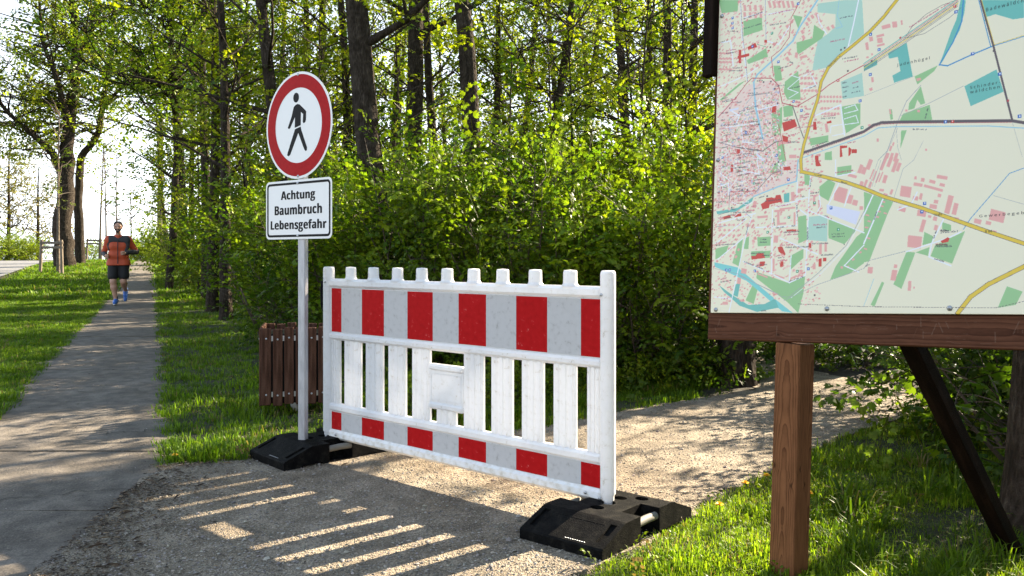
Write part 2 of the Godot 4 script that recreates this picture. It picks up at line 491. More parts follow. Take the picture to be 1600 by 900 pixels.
func map_ops() -> String:
	# the printed town map, in millimetres from the lower left corner of the panel: fills (f), lines (l), dashes (d), marks (o)
	return """
f pb 0 14,788 139,878 278,875 300,562 8,602
f pb 0 12,602 365,553 360,475 183,438 14,403
f g 0 -2,1262 92,1234 89,1188 13,1202
f g 0 117,1140 200,1135 205,1081 119,1078
f pt 0 422,917 435,980 476,996 503,1015 502,1061 433,1087 433,1120 535,1103 600,1084 608,961 543,926 471,872 416,872
f g 0 333,1105 373,1087 356,1047
f g 0 350,995 414,995 420,1044 462,1006 452,985 354,946
f pt 0 525,809 602,824 610,741 533,744
f g 0 305,856 359,885 372,775 317,786 302,816
f g 0 16,845 106,892 138,899 25,840
f g 0 251,744 296,763 297,702 291,656 261,661
f g 0 276,632 306,627 315,560 285,564
f g 0 136,977 222,1006 231,969 145,961
f g 0 406,625 481,625 482,600 414,598
f g 0 526,719 597,718 598,644 547,621
f g 0 300,763 340,762 341,721 304,721
f g 0 255,929 285,922 294,865 264,865
f g 0 469,564 495,566 496,534 469,538
f t 0 754,892 774,773 713,765 707,791 734,800 725,851 695,852 692,871
f t 0 609,847 655,861 655,840 609,828
f t 0 923,989 938,984 934,945 920,891 867,800 856,790 869,822 894,892 910,928
f t 0 986,970 1102,936 1101,881 1072,884 1023,914 998,912 993,900
f t 0 933,707 1025,740 1044,667 951,640
f g 0 780,772 853,792 842,776 789,743
f g 0 800,735 814,676 800,673 789,693 780,665 760,663 763,686
f g 0 743,654 828,668 836,617 731,631
f g 0 696,675 706,676 710,642 702,641
f g 0 737,599 755,597 735,540
f t 0 15,396 113,401 183,438 175,419 105,388 19,385
f g 0 202,282 259,281 259,248 205,247
f g 0 205,152 332,109 401,133 395,70 376,1 333,39 202,129
f g 0 486,328 589,283 545,235 487,260
f g 0 589,259 614,276 615,168 565,134 495,115 514,160
f g 0 391,497 415,488 416,455 392,458
f g 0 450,445 484,467 510,451 485,391 451,413
f g 0 369,345 401,348 406,259 371,248
f g 0 15,249 77,259 62,225 17,207
f g 0 117,263 140,282 127,175 95,190
f g 0 148,282 167,287 165,240 145,241
f g 0 177,230 260,229 257,203 177,200
f g 0 340,205 392,228 393,196 341,154
f g 0 516,506 568,506 568,481 516,475
f g 0 249,522 285,564 318,559 294,529 264,516
f g 0 158,47 191,113 214,105 193,33
f pt 0 411,341 482,341 483,248 409,259
f lav 0 478,379 601,343 586,299 479,348
f p 0 507,417 523,437 556,424 544,376 504,392
f t 0 310,435 332,436 333,403 311,402
f wr 0 13,196 120,172 191,119 245,79 290,46 355,1 312,7 268,40 207,86 160,120 72,156 13,179
f t 0 37,106 99,67 170,30 239,33 282,52 298,20 209,4 132,27 58,82
f t 0 113,108 133,114 123,60 103,67
f g 0 613,409 643,396 712,365 692,323 633,173 615,171
f g 0 756,199 784,195 740,80 714,95
f g 0 812,259 839,243 834,223 806,217
f g 0 866,286 892,275 892,256 866,263
f g 0 844,214 933,253 895,155 831,181
f g 0 676,104 684,101 652,23 639,29
f g 0 1048,82 1089,66 1071,28 1023,19
f g 0 784,195 828,210 823,182
town p 0 20,744 279,848 293,576 345,516 175,442 22,416
f p 0 114,1207 126,1205 130,1179 119,1181
f p 0 115,1177 126,1175 131,1150 119,1152
f p 0 139,1199 150,1197 154,1172 143,1174
f p 0 140,1170 151,1168 155,1143 144,1145
f p 0 163,1192 175,1190 178,1165 167,1167
f p 0 164,1164 175,1162 179,1136 168,1138
f p 0 188,1186 199,1183 202,1158 191,1161
f p 0 188,1157 199,1155 203,1130 192,1132
f p 0 224,1190 234,1189 243,1160 233,1160
f p 0 244,1184 255,1184 263,1154 253,1154
f p 0 264,1178 274,1178 283,1148 273,1149
f p 0 284,1172 294,1172 302,1143 292,1143
f p 0 304,1167 314,1166 322,1137 312,1137
f p 0 323,1161 333,1160 341,1132 331,1132
f p 0 389,1076 399,1078 407,1063 398,1061
f p 0 404,1082 413,1085 421,1070 412,1067
f p 0 383,1061 392,1063 400,1048 391,1046
f p 0 365,1035 375,1038 383,1023 373,1020
f p 0 369,1014 379,1017 387,1002 377,999
f p 0 425,1076 434,1079 442,1064 433,1061
f p 0 432,1061 442,1063 449,1048 440,1046
f p 0 467,1021 476,1024 484,1009 475,1007
f p 0 484,1023 493,1026 501,1011 492,1009
f p 0 302,1072 312,1075 321,1060 311,1057
f p 0 292,1048 302,1050 310,1035 300,1032
f p 0 273,1039 283,1041 292,1026 282,1023
f p 0 305,948 315,951 323,936 313,933
f p 0 312,967 322,970 330,955 320,952
f p 0 9,1043 23,1035 20,1028 5,1036
f p 0 9,1021 24,1013 21,1006 6,1014
f p 0 10,1006 25,998 21,991 7,999
f p 0 11,977 26,969 22,961 8,969
f p 0 24,1039 39,1031 36,1024 21,1032
f p 0 25,1017 39,1009 36,1002 22,1010
f p 0 25,1003 40,995 37,987 22,995
f p 0 26,973 41,965 38,958 23,966
f p 0 40,1036 54,1028 51,1020 36,1028
f p 0 40,1014 55,1006 51,998 37,1006
f p 0 41,999 55,991 52,984 37,992
f p 0 42,970 56,962 53,955 38,962
f p 0 55,1032 69,1024 66,1017 52,1025
f p 0 55,1010 70,1002 67,995 52,1003
f p 0 56,995 70,988 67,980 53,988
f p 0 57,966 71,959 68,951 54,959
f p 0 367,859 377,860 381,851 370,849
f p 0 367,839 378,840 381,831 371,829
f p 0 368,812 378,813 382,804 371,802
f p 0 381,856 392,857 395,847 385,846
f p 0 381,836 392,837 396,828 385,826
f p 0 382,809 392,810 396,801 385,800
f p 0 395,853 406,854 409,844 399,843
f p 0 396,833 406,834 410,825 399,823
f p 0 396,806 407,807 410,798 400,797
f p 0 409,849 420,851 423,841 413,840
f p 0 410,830 420,831 424,822 413,820
f p 0 410,803 421,805 424,795 414,794
f p 0 423,846 434,848 437,838 427,837
f p 0 424,827 434,828 437,819 427,817
f p 0 424,800 434,802 438,792 428,791
f p 0 446,773 455,774 458,765 449,764
f p 0 447,757 455,758 458,749 450,748
f p 0 459,771 467,771 470,763 462,762
f p 0 459,754 467,755 470,747 462,746
f p 0 471,768 479,769 482,760 474,760
f p 0 471,752 480,753 482,744 474,743
f p 0 483,766 491,767 494,758 486,757
f p 0 483,750 492,750 494,742 486,741
f p 0 495,763 503,764 506,756 498,755
f p 0 495,747 504,748 506,740 498,739
f p 0 507,761 515,762 518,753 510,752
f p 0 507,745 516,746 518,737 510,736
f p 0 519,758 527,759 530,751 522,750
f p 0 519,742 527,743 530,735 522,734
f p 0 450,730 459,732 462,722 453,721
f p 0 450,711 459,712 463,703 454,702
f p 0 462,728 471,729 474,720 466,719
f p 0 463,708 471,710 475,701 466,699
f p 0 474,726 483,727 487,718 478,716
f p 0 475,706 484,708 487,699 478,697
f p 0 487,723 495,725 499,716 490,714
f p 0 487,704 496,705 499,696 490,695
f p 0 499,721 507,722 511,713 502,712
f p 0 499,702 508,703 511,694 502,693
f p 0 511,719 519,720 523,711 514,710
f p 0 511,699 519,701 523,692 514,691
f p 0 346,959 358,954 355,935 343,940
f p 0 364,938 392,939 395,929 367,928
f p 0 466,669 476,669 483,636 472,636
f p 0 283,635 334,631 336,618 285,622
f p 0 329,577 358,573 358,560 329,564
f p 0 198,957 212,960 217,951 204,947
f p 0 175,948 189,952 194,942 181,938
f p 0 152,939 165,943 171,933 157,929
f p 0 669,972 698,972 701,959 672,959
f p 0 705,977 721,974 723,953 707,956
f p 0 734,974 740,973 741,957 735,958
f p 0 651,944 677,944 679,935 653,935
f p 0 653,933 672,931 674,913 656,915
f p 0 625,945 638,943 641,927 628,928
f p 0 612,928 622,927 626,900 616,901
f p 0 653,910 679,910 681,902 655,902
f p 0 634,801 642,800 644,783 636,783
f p 0 627,763 638,765 641,755 631,753
f p 0 616,878 624,878 626,871 617,871
f p 0 633,885 639,885 640,878 634,878
f p 0 785,763 799,764 801,755 788,754
f p 0 750,667 757,666 757,659 750,660
f p 0 789,659 797,657 797,649 789,651
f p 0 696,679 702,678 705,660 699,660
f p 0 624,638 633,639 635,632 625,632
f p 0 655,586 663,584 663,573 655,575
f p 0 814,527 820,526 820,519 814,520
f p 0 702,554 709,551 703,535 696,538
f p 0 710,565 716,562 712,551 707,554
f p 0 688,533 699,528 694,511 682,517
f p 0 705,530 714,526 706,504 697,508
f p 0 719,528 729,523 720,496 710,501
f p 0 271,378 315,378 316,370 272,370
f p 0 283,375 293,374 295,321 284,322
f p 0 293,383 358,382 358,376 294,377
f p 0 351,362 358,362 359,316 352,317
f p 0 273,284 291,282 289,256 271,258
f p 0 285,329 321,329 322,321 286,321
f p 0 200,362 245,361 246,352 201,352
f p 0 164,346 186,351 190,342 168,337
f p 0 368,465 387,463 387,454 369,456
f p 0 426,416 435,415 436,377 426,378
f p 0 445,398 453,398 457,359 449,360
f p 0 364,445 378,444 378,431 364,432
f p 0 339,438 353,437 354,404 340,406
f p 0 152,412 164,409 161,392 149,395
f p 0 182,422 197,418 193,392 177,396
f p 0 154,302 165,302 165,287 154,288
f p 0 452,243 462,243 462,205 453,206
f p 0 472,245 481,245 482,214 473,214
f p 0 429,173 440,172 440,153 429,154
f p 0 412,202 429,201 429,195 412,195
f p 0 557,479 588,467 585,458 554,470
f p 0 599,506 610,500 600,473 588,478
f p 0 557,407 576,400 568,372 549,378
f p 0 575,387 593,381 588,363 570,370
f p 0 600,448 612,443 606,420 594,425
f p 0 597,362 610,360 610,348 598,349
f p 0 137,169 161,164 157,146 134,150
f p 0 120,134 135,132 134,108 118,110
f p 0 55,43 79,43 80,31 56,31
f p 0 269,199 277,198 278,153 270,153
f p 0 208,148 251,133 249,128 206,143
f p 0 279,142 320,128 318,123 277,137
f p 0 386,155 393,150 374,125 367,129
f p 0 342,126 367,136 370,130 345,120
f p 0 596,205 605,209 608,204 599,200
f p 0 572,182 580,187 583,181 575,177
f p 0 553,159 561,163 564,158 557,154
f p 0 532,161 541,160 541,152 532,152
f p 0 25,343 35,347 41,340 31,336
f p 0 26,322 36,326 41,319 31,315
f p 0 27,301 37,306 42,298 32,294
f p 0 47,342 57,346 62,338 52,334
f p 0 48,321 58,325 63,317 53,313
f p 0 48,300 58,304 63,296 54,292
f p 0 68,340 78,344 83,337 74,332
f p 0 69,319 79,323 84,316 74,312
f p 0 70,298 79,303 85,295 75,291
f p 0 90,338 99,342 104,335 95,331
f p 0 90,318 100,322 105,314 95,310
f p 0 91,297 101,301 106,294 96,290
f p 0 111,337 120,341 125,333 116,329
f p 0 111,316 121,320 126,313 116,309
f p 0 112,296 121,300 126,292 117,288
f p 0 78,242 84,252 93,247 86,238
f p 0 90,228 97,237 105,233 99,224
f p 0 103,210 109,220 118,215 111,206
f p 0 79,215 85,224 93,220 87,210
f p 0 94,248 100,258 108,253 102,244
f p 0 114,237 120,246 129,242 123,233
f p 0 738,416 772,407 767,373 733,382
f p 0 781,442 788,440 787,430 779,432
f p 0 802,434 813,431 811,419 800,423
f p 0 779,422 807,414 805,404 777,412
f p 0 828,426 847,418 844,409 826,416
f p 0 851,438 883,428 881,418 849,427
f p 0 860,411 875,405 873,396 857,402
f p 0 811,412 869,389 867,381 809,404
f p 0 854,378 864,374 862,364 852,367
f p 0 885,370 901,364 887,309 872,315
f p 0 902,344 915,339 907,304 894,309
f p 0 829,347 851,341 849,328 827,334
f p 0 842,359 855,356 853,345 840,348
f p 0 799,385 807,382 803,362 794,366
f p 0 777,378 793,374 791,361 774,366
f p 0 806,300 818,296 807,258 795,262
f p 0 761,252 805,244 801,207 758,214
f p 0 961,290 981,283 977,270 958,277
f p 0 993,280 1008,275 1005,265 991,270
f p 0 1007,315 1047,300 1040,269 1000,283
f p 0 1011,250 1022,247 1021,242 1010,245
f p 0 710,143 727,140 721,106 704,109
f p 0 716,160 727,158 725,147 715,148
f p 0 629,155 646,153 644,132 627,134
f p 0 762,105 772,104 770,73 760,74
f p 0 777,87 783,86 783,80 777,80
f p 0 901,299 916,295 915,289 900,294
f p 0 840,307 852,303 849,290 837,294
f p 0 824,312 834,309 832,301 822,305
f p 0 844,280 854,276 850,260 840,264
f p 0 791,332 819,325 815,306 788,313
f p 0 732,348 754,340 751,327 728,335
f p 0 680,398 694,393 691,380 677,384
f p 0 705,408 713,405 707,389 699,392
f p 0 701,519 712,513 699,481 688,487
f p 0 683,521 693,515 675,473 665,479
f p 0 720,510 731,504 715,462 704,467
f p 0 729,494 739,489 729,463 719,468
f p 0 630,520 643,513 631,481 617,488
f p 0 609,496 623,489 615,467 601,474
f p 0 644,483 649,481 635,449 631,451
f p 0 653,476 658,473 645,442 640,444
f p 0 664,468 669,466 656,434 651,437
f p 0 675,470 679,468 666,436 661,438
f p 0 682,459 694,454 686,429 674,434
f p 0 619,451 627,447 618,425 610,429
f p 0 633,442 641,438 635,419 626,423
f p 0 666,414 682,410 680,402 665,406
f p 0 620,333 632,329 631,324 619,328
f p 0 627,312 638,308 637,303 625,307
f p 0 618,291 630,288 628,283 616,286
f p 0 669,359 680,355 679,350 667,354
f p 0 660,342 671,338 670,333 659,337
f p 0 654,324 666,321 664,315 653,319
f p 0 624,255 636,251 635,246 623,250
f p 0 614,220 626,216 625,211 613,215
f p 0 675,373 686,369 685,364 673,368
f p 0 681,334 692,330 691,325 680,329
l w 5 101,1232 113,1083 128,987 143,891
l w 4 214,1198 221,1034
l w 5 587,1088 569,1003 550,925
l w 4 433,1080 441,1045 469,997
l w 4 10,897 142,919 185,938
l w 4 119,1154 207,1151
l w 4 227,1138 332,1125
l w 4 221,1034 276,1007 319,1064
l w 4 381,860 409,867 431,816 382,813
l w 5 432,705 480,715 526,726 541,616
l w 3 540,711 578,716 588,695 540,692
l w 3 540,673 582,678 591,651 543,653
l w 3 488,631 491,656 534,655 541,622 495,620
l w 3 323,879 367,856 317,827 360,804 325,791
l w 5 17,1079 60,1075 75,970
l w 5 68,792 110,763 95,731
l lav 8 68,792 101,793
l lav 8 194,597 218,573
l w 4 189,770 281,773
l w 4 37,726 183,722
l w 4 120,712 129,655 177,647
l lb 7 432,1134 405,1101 363,1052 335,1005 276,965 186,910 171,885 181,785 216,655
l lb 2 515,1109 509,1052 529,1007 503,1008
l gd 1.5 183,1030 222,1010
l w 4 264,380 266,143 339,109 401,133 406,240 410,411 415,488
l w 4 24,349 192,373
l w 4 193,319 363,313 363,475
l w 4 411,363 614,270
l w 4 143,194 266,143
l w 4 299,272 447,206
l w 4 177,368 152,288 120,155 85,0
l w 4 17,200 140,282
l w 4 15,269 154,356
l w 4 339,109 344,205
l w 4 275,386 403,412
l w 4 509,533 510,476
l w 4 523,449 485,378
l w 4 568,432 544,367
l w 4 597,139 546,162 614,228
l w 4 376,370 404,348
l w 4 71,453 69,502 20,494
l w 4 194,576 204,521 133,543
l w 4 17,61 91,54
l w 4 516,475 581,479
l w 4 451,413 455,375 445,357
l gr 2 340,58 448,138 552,231 613,342
l w 2 347,55 454,132 557,227 616,336
l gr 1.5 14,172 120,148 207,106 311,59 340,58
l gr 2 128,141 297,68
l lb 5 183,438 288,464 360,475 365,553
l w 5 680,383 650,315 614,234
l w 5 643,393 613,330
l w 4 871,296 834,221 826,179 892,148
l w 4 756,199 882,234 921,251
l w 4 789,389 773,356 756,347 727,338
l gr 1 610,741 777,773
l gr 1.5 737,649 828,674 930,708
l gr 2 800,738 754,694 731,644 691,537 661,511
l gr 1 720,623 726,544 738,501
l gr 1 726,610 679,509
l gr 0.8 809,555 778,495
l gr 0.8 1067,568 1092,462
l gr 1 661,511 631,425
l gr 1 670,510 640,424
l gr 1 679,509 649,423
l gr 1.2 778,495 744,471 715,380
l gr 1.2 1014,354 1095,320
l b 2 929,259 949,290 1010,360 1058,416 1096,427
l lb 1.5 649,114 616,26
l dr 3 609,850 545,830 479,806 438,782 354,752 296,777 279,848 248,882 162,901 139,885 92,838 10,774
l dr 2.5 365,1154 326,1096 320,1023 284,984 246,965 256,887
l k 1.5 101,1232 115,1083 132,986 143,891
l k 3 340,755 370,670 392,614 382,583
l k 3 106,638 217,607 269,633 299,635
l k 1.2 214,1198 221,1034
l k 1.5 14,673 106,638
l dr 2 282,698 299,628 315,560
l k 2 190,454 257,514 294,523
l dr 2 74,467 190,458
l k 1.5 74,467 73,390 23,381
l k 9 383,576 521,600 611,617 642,633 672,637 731,629 1065,574 1098,562
d dr 1.6 386,570 521,594 611,612 642,627 672,631 731,624 1065,569
l lb 3 383,558 522,584 611,601 660,621 720,615 1001,569 1097,546
l k 2 609,844 754,909 915,986
l y 2.5 609,839 754,904 915,981
l k 1.2 609,833 754,899 915,976
l dr 1.5 609,850 754,915 915,991
l t 3 608,855 754,920 916,996
l k 1.2 609,828 754,894 915,971
l k 1.2 748,909 771,942 817,972 867,988 910,992
l k 1 754,908 811,908 889,940 926,964
l b 4 931,986 926,918 899,856 858,793 883,784 952,802 1013,815
l b 2.5 1013,815 1100,824
l y 1.5 1013,818 1100,827
l k 5.5 981,972 1017,815 1067,573
l b 2.5 976,973 1009,817
l y 1.5 984,971 1019,820
l k 12.5 721,1048 676,1002 626,962 608,952 569,929 517,901 478,871 451,825 438,762 412,689 386,602 376,551 379,508 443,487 549,449 612,421 680,386 801,337 929,278 999,246 1094,205
l k 13.5 912,4 948,52 998,89 1060,121 1093,138
l y 10 721,1048 676,1002 626,962 608,952 569,929 517,901 478,871 451,825 438,762 412,689 386,602 376,551 379,508 443,487 549,449 612,421 680,386 801,337 929,278 999,246 1094,205
l y 11 912,4 948,52 998,89 1060,121 1093,138
d gr 2 319,46 449,100 615,150 633,176 750,200
d k 1.5 375,33 616,23 616,23 1017,19 1092,38
f r 0 139,1030 174,1039 183,1019 143,1018
f r 0 98,1030 111,1026 112,972 100,975
f r 0 95,1005 148,1003 148,992 95,994
f r 0 297,702 348,707 359,678 305,667
f r 0 422,684 433,682 437,652 423,654
f r 0 298,655 324,644 321,625 302,631
f r 0 525,581 551,577 551,570 531,570 535,541 525,540
f r 0 557,573 567,562 564,544 556,538
f r 0 567,562 586,559 586,546 568,548
f r 0 431,559 445,559 445,541 432,543
f r 0 102,631 116,630 116,614 104,613
f r 0 214,1040 225,1037 226,1026 214,1029
f r 0 255,771 270,772 270,748 251,748
f r 0 474,675 491,676 493,668 475,668
f r 0 226,995 238,995 238,988
f r 0 214,405 237,416 236,426 259,427 274,422 277,432 296,433 304,406 252,401 249,388 222,385
f r 0 44,372 81,377 82,365 49,361
f r 0 93,375 129,379 130,368 98,366
f r 0 177,213 196,212 204,222 230,220 238,203 181,199
f r 0 289,240 307,242 322,212 315,206 293,224
f r 0 301,188 313,187 314,168 300,168
f r 0 413,247 423,248 423,229 413,229
f r 0 451,190 462,191 463,162 451,162
f r 0 468,193 480,193 480,180 468,180
f r 0 216,190 238,190 235,174 214,171
f r 0 304,534 333,534 337,520 308,521
f r 0 432,543 445,541 456,518 435,520
f r 0 324,302 363,300 363,294 324,295
f r 0 75,572 87,570 88,546 76,545
f r 0 861,227 871,231 882,237 888,234 884,223 866,220
o bl 9 67,1168 67,1146 68,1126 354,1142 343,773 375,734 596,726 276,582 161,1027 276,939 37,609 142,691
o bl 9 661,891 631,952 909,953 958,805 1034,724 1087,583 877,603 631,811
o bl 9 327,485 495,365 68,163 84,163 195,156 412,156
o bl 9 813,350 804,324
o gd 9 246,1058 604,631
o gd 9 433,389 332,346 246,297 370,148 523,287 183,488
o k 5 524,925 538,928 214,874 263,838 277,780 245,710 197,713 268,659 64,802 241,1005 245,869 550,842
o k 5 635,857 1018,800
o k 5 286,556 271,549 131,469 154,466 86,405 241,433 438,63
o r 9 515,816 232,595
o r 8 906,973 898,601
o dr 6 114,1134 135,949 92,838 365,755 329,764
o dr 6 733,914 1056,636
"""

func map_scribbles() -> String:
	return """
119,1147 203,1152
231,1133 332,1125
121,1107 200,1107
236,1090 304,1082
13,1080 47,1079
40,1037 86,1033
40,1026 86,1022
71,960 117,950
55,953 117,939
89,917 118,921
480,962 537,959
519,1039 568,1035
531,888 583,885
534,877 589,874
148,833 242,825
148,841 188,836
322,927 340,916
324,825 367,823
186,882 210,880
369,713 405,713
369,706 405,703
453,694 507,691
453,687 507,682
304,708 341,705
356,672 419,665
264,844 309,842
228,783 254,788
133,679 188,680
151,728 191,724
24,736 103,729
320,648 363,648
314,623 364,618
131,606 170,604
532,801 545,801
568,793 590,794
532,785 552,784
571,776 590,776
536,768 549,769
565,759 597,759
533,750 546,750
554,584 580,585
41,1120 92,1103
495,598 541,603
293,910 337,913
278,910 315,910
374,868 409,870
403,809 431,813
25,833 76,827
27,786 60,783
421,590 475,601
478,871 524,902
765,941 889,987
775,595 817,587
816,626 824,657
96,558 144,556
96,573 128,572
109,525 161,526
94,482 138,484
16,470 41,470
22,430 55,430
24,367 49,368
81,383 176,378
260,517 286,517
330,508 355,508
206,429 229,433
233,413 296,413
286,388 340,392
375,415 392,414
417,423 447,423
417,414 444,414
429,308 479,307
436,298 473,298
499,271 545,271
500,262 545,261
280,309 313,310
342,311 359,312
313,291 374,290
317,281 371,280
218,271 240,269
214,261 244,259
307,244 357,243
318,235 413,233
426,242 487,241
177,220 238,220
227,211 260,209
205,175 246,177
290,198 319,200
290,188 323,190
271,205 301,207
15,269 68,270
15,261 105,261
461,201 504,200
147,191 228,161
232,154 251,149
40,116 93,122
44,126 73,132
51,51 79,53
339,112 394,127
155,295 164,335
268,346 273,320
361,390 364,345
405,303 406,259
416,475 413,449
224,6 250,7
429,489 456,481
530,452 552,443
472,339 499,324
510,485 574,486
545,232 552,237
15,516 40,516
861,259 887,255
861,251 913,252
847,217 882,212
847,208 895,207
842,170 871,160
842,237 850,259
650,309 659,338
615,153 633,161
"""

const MAP_COLORS := {"g": Color8(150, 195, 135), "t": Color8(108, 185, 172), "pt": Color8(178, 212, 192), "y": Color8(226, 192, 52), "r": Color8(205, 62, 48), "p": Color8(232, 166, 156), "pb": Color8(238, 212, 196), "w": Color8(238, 238, 240), "k": Color8(95, 82, 85), "b": Color8(62, 140, 190), "lb": Color8(150, 200, 215), "bl": Color8(45, 95, 175), "lav": Color8(222, 222, 236), "gr": Color8(165, 165, 165), "dr": Color8(190, 65, 75), "gd": Color8(52, 150, 95), "wr": Color8(125, 205, 200)}

func map_texture(w: int, h: int, scale: float) -> ImageTexture:
	# draws the printed map; scale = pixels per millimetre, the origin is the lower left corner of the panel
	var im := Image.create(w, h, false, Image.FORMAT_RGB8)
	im.fill(Color8(236, 228, 198))
	for row in map_ops().strip_edges().split("\n"):
		var cell := row.split(" ")
		var pts := PackedVector2Array()
		for k in range(3, cell.size()):
			var xy := cell[k].split(",")
			pts.append(Vector2(xy[0].to_float() * scale, h - xy[1].to_float() * scale))
		var c: Color = MAP_COLORS[cell[1]]
		var wide := cell[2].to_float() * scale
		match cell[0]:
			"f":
				fill_polygon(im, pts, c)
			"l":
				for k in pts.size() - 1:
					stroke(im, pts[k], pts[k + 1], wide, c)
			"d":
				for k in pts.size() - 1:
					var len := pts[k].distance_to(pts[k + 1])
					var step := 9.0 * scale
					var t := 0.0
					while t < len:
						stroke(im, pts[k].lerp(pts[k + 1], t / len), pts[k].lerp(pts[k + 1], minf(t + step * 0.6, len) / len), wide, c)
						t += step
			"o":
				for p in pts:
					im.fill_rect(Rect2i(int(p.x - wide * 0.5), int(p.y - wide * 0.5), int(wide) + 1, int(wide) + 1), c)
					if wide > 6.0 * scale:
						im.fill_rect(Rect2i(int(p.x - wide * 0.15), int(p.y - wide * 0.3), int(wide * 0.3) + 1, int(wide * 0.6)), Color8(235, 240, 245))
			"town":
				# closely built old town: many small blocks with pale lanes between
				var r := RandomNumberGenerator.new()
				r.seed = 5
				var box := Rect2(pts[0], Vector2.ZERO)
				for p in pts:
					box = box.expand(p)
				for k in 3200:
					var p := box.position + Vector2(r.randf(), r.randf()) * box.size
					if not Geometry2D.is_point_in_polygon(p, pts):
						continue
					var a := 0.3 * sin(p.x * 0.02) + (0.0 if r.randf() < 0.5 else PI / 2)
					var e := Vector2(cos(a), sin(a)) * r.randf_range(1.5, 5.5) * scale
					var f := Vector2(-sin(a), cos(a)) * r.randf_range(1.2, 3.2) * scale
					var tone: Color = [Color8(222, 150, 140), Color8(234, 176, 164), Color8(206, 128, 120), Color8(244, 236, 224), Color8(238, 226, 196), Color8(196, 190, 205), Color8(170, 196, 150)][r.randi() % 7]
					fill_polygon(im, PackedVector2Array([p - e - f, p + e - f, p + e + f, p - e + f]), tone)
	var q := RandomNumberGenerator.new()
	q.seed = 8
	# houses along the streets of the western half
	for k in 2600:
		var p := Vector2(q.randf() * 460.0 * scale, h - q.randf_range(30.0, 1250.0) * scale)
		if im.get_pixelv(p).b < 0.7 or im.get_pixelv(p).b > 0.82 or im.get_pixelv(p).r < 0.89:
			continue
		var e := Vector2(q.randf_range(2.0, 5.5), 0).rotated(-0.25 + 0.4 * sin(p.y * 0.01)) * scale
		var f := e.orthogonal() * q.randf_range(0.4, 0.8)
		fill_polygon(im, PackedVector2Array([p - e - f, p + e - f, p + e + f, p - e + f]), [Color8(232, 166, 156), Color8(240, 190, 178), Color8(224, 150, 142)][q.randi() % 3])
	# unreadable names in the old town
	for k in 60:
		var p := Vector2(q.randf_range(12.0, 190.0), q.randf_range(330.0, 860.0)) * scale
		p.y = h - p.y
		for j in q.randi_range(5, 14):
			stroke(im, p + Vector2(j * 2.6, 0) * scale, p + Vector2(j * 2.6 + q.randf_range(-0.6, 0.6), -q.randf_range(2.5, 4.5)) * scale, 1.1 * scale, Color8(78, 74, 82) if k % 4 else Color8(180, 60, 80))
	for k in 26:
		var p := Vector2(q.randf_range(12.0, 190.0), h / scale - q.randf_range(330.0, 860.0)) * scale
		var b := p + Vector2(q.randf_range(20.0, 60.0), 0).rotated(q.randf_range(-0.9, 0.9)) * scale
		stroke(im, p, b, 2.6 * scale, Color8(242, 240, 240))
		if k % 3 == 0:
			stroke(im, p, b, 1.0 * scale, Color8(96, 90, 92))
	for row in map_scribbles().strip_edges().split("\n"):
		# street lettering too small to read in the photograph: runs of short strokes
		var ends := row.split(" ")
		var a0 := ends[0].split(",")
		var b0 := ends[1].split(",")
		var a := Vector2(a0[0].to_float() * scale, h - a0[1].to_float() * scale)
		var b := Vector2(b0[0].to_float() * scale, h - b0[1].to_float() * scale)
		var u := (b - a).normalized()
		var up := Vector2(u.y, -u.x)
		var t := 0.0
		var ink := Color8(70, 72, 78) if q.randf() < 0.75 else Color8(190, 70, 100)
		while t < a.distance_to(b):
			var p := a + u * t
			var tall := q.randf_range(2.5, 5.0) * scale
			if q.randf() < 0.85:
				stroke(im, p, p + up * tall + u * q.randf_range(-1.0, 1.0) * scale, 1.0 * scale, ink)
				stroke(im, p + up * tall * q.randf_range(0.0, 0.9), p + u * 1.8 * scale + up * tall * q.randf_range(0.0, 0.9), 0.9 * scale, ink)
			t += q.randf_range(2.2, 3.4) * scale
	return ImageTexture.create_from_image(im)

func fill_polygon(im: Image, pts: PackedVector2Array, c: Color) -> void:
	var lo := pts[0].y
	var hi := pts[0].y
	for p in pts:
		lo = minf(lo, p.y)
		hi = maxf(hi, p.y)
	for y in range(maxi(0, int(lo)), mini(im.get_height(), int(hi) + 1)):
		var xs := []
		var fy := y + 0.5
		for k in pts.size():
			var p := pts[k]
			var q := pts[(k + 1) % pts.size()]
			if (p.y <= fy) != (q.y <= fy):
				xs.append(p.x + (fy - p.y) / (q.y - p.y) * (q.x - p.x))
		xs.sort()
		for k in range(0, xs.size() - 1, 2):
			var a := maxi(0, int(round(xs[k])))
			var b := mini(im.get_width(), int(round(xs[k + 1])))
			if b > a:
				im.fill_rect(Rect2i(a, y, b - a, 1), c)

func stroke(im: Image, a: Vector2, b: Vector2, wide: float, c: Color) -> void:
	var u := (b - a).normalized() * wide * 0.5
	var s := Vector2(-u.y, u.x)
	fill_polygon(im, PackedVector2Array([a - u + s, b + u + s, b + u - s, a - u - s]), c)

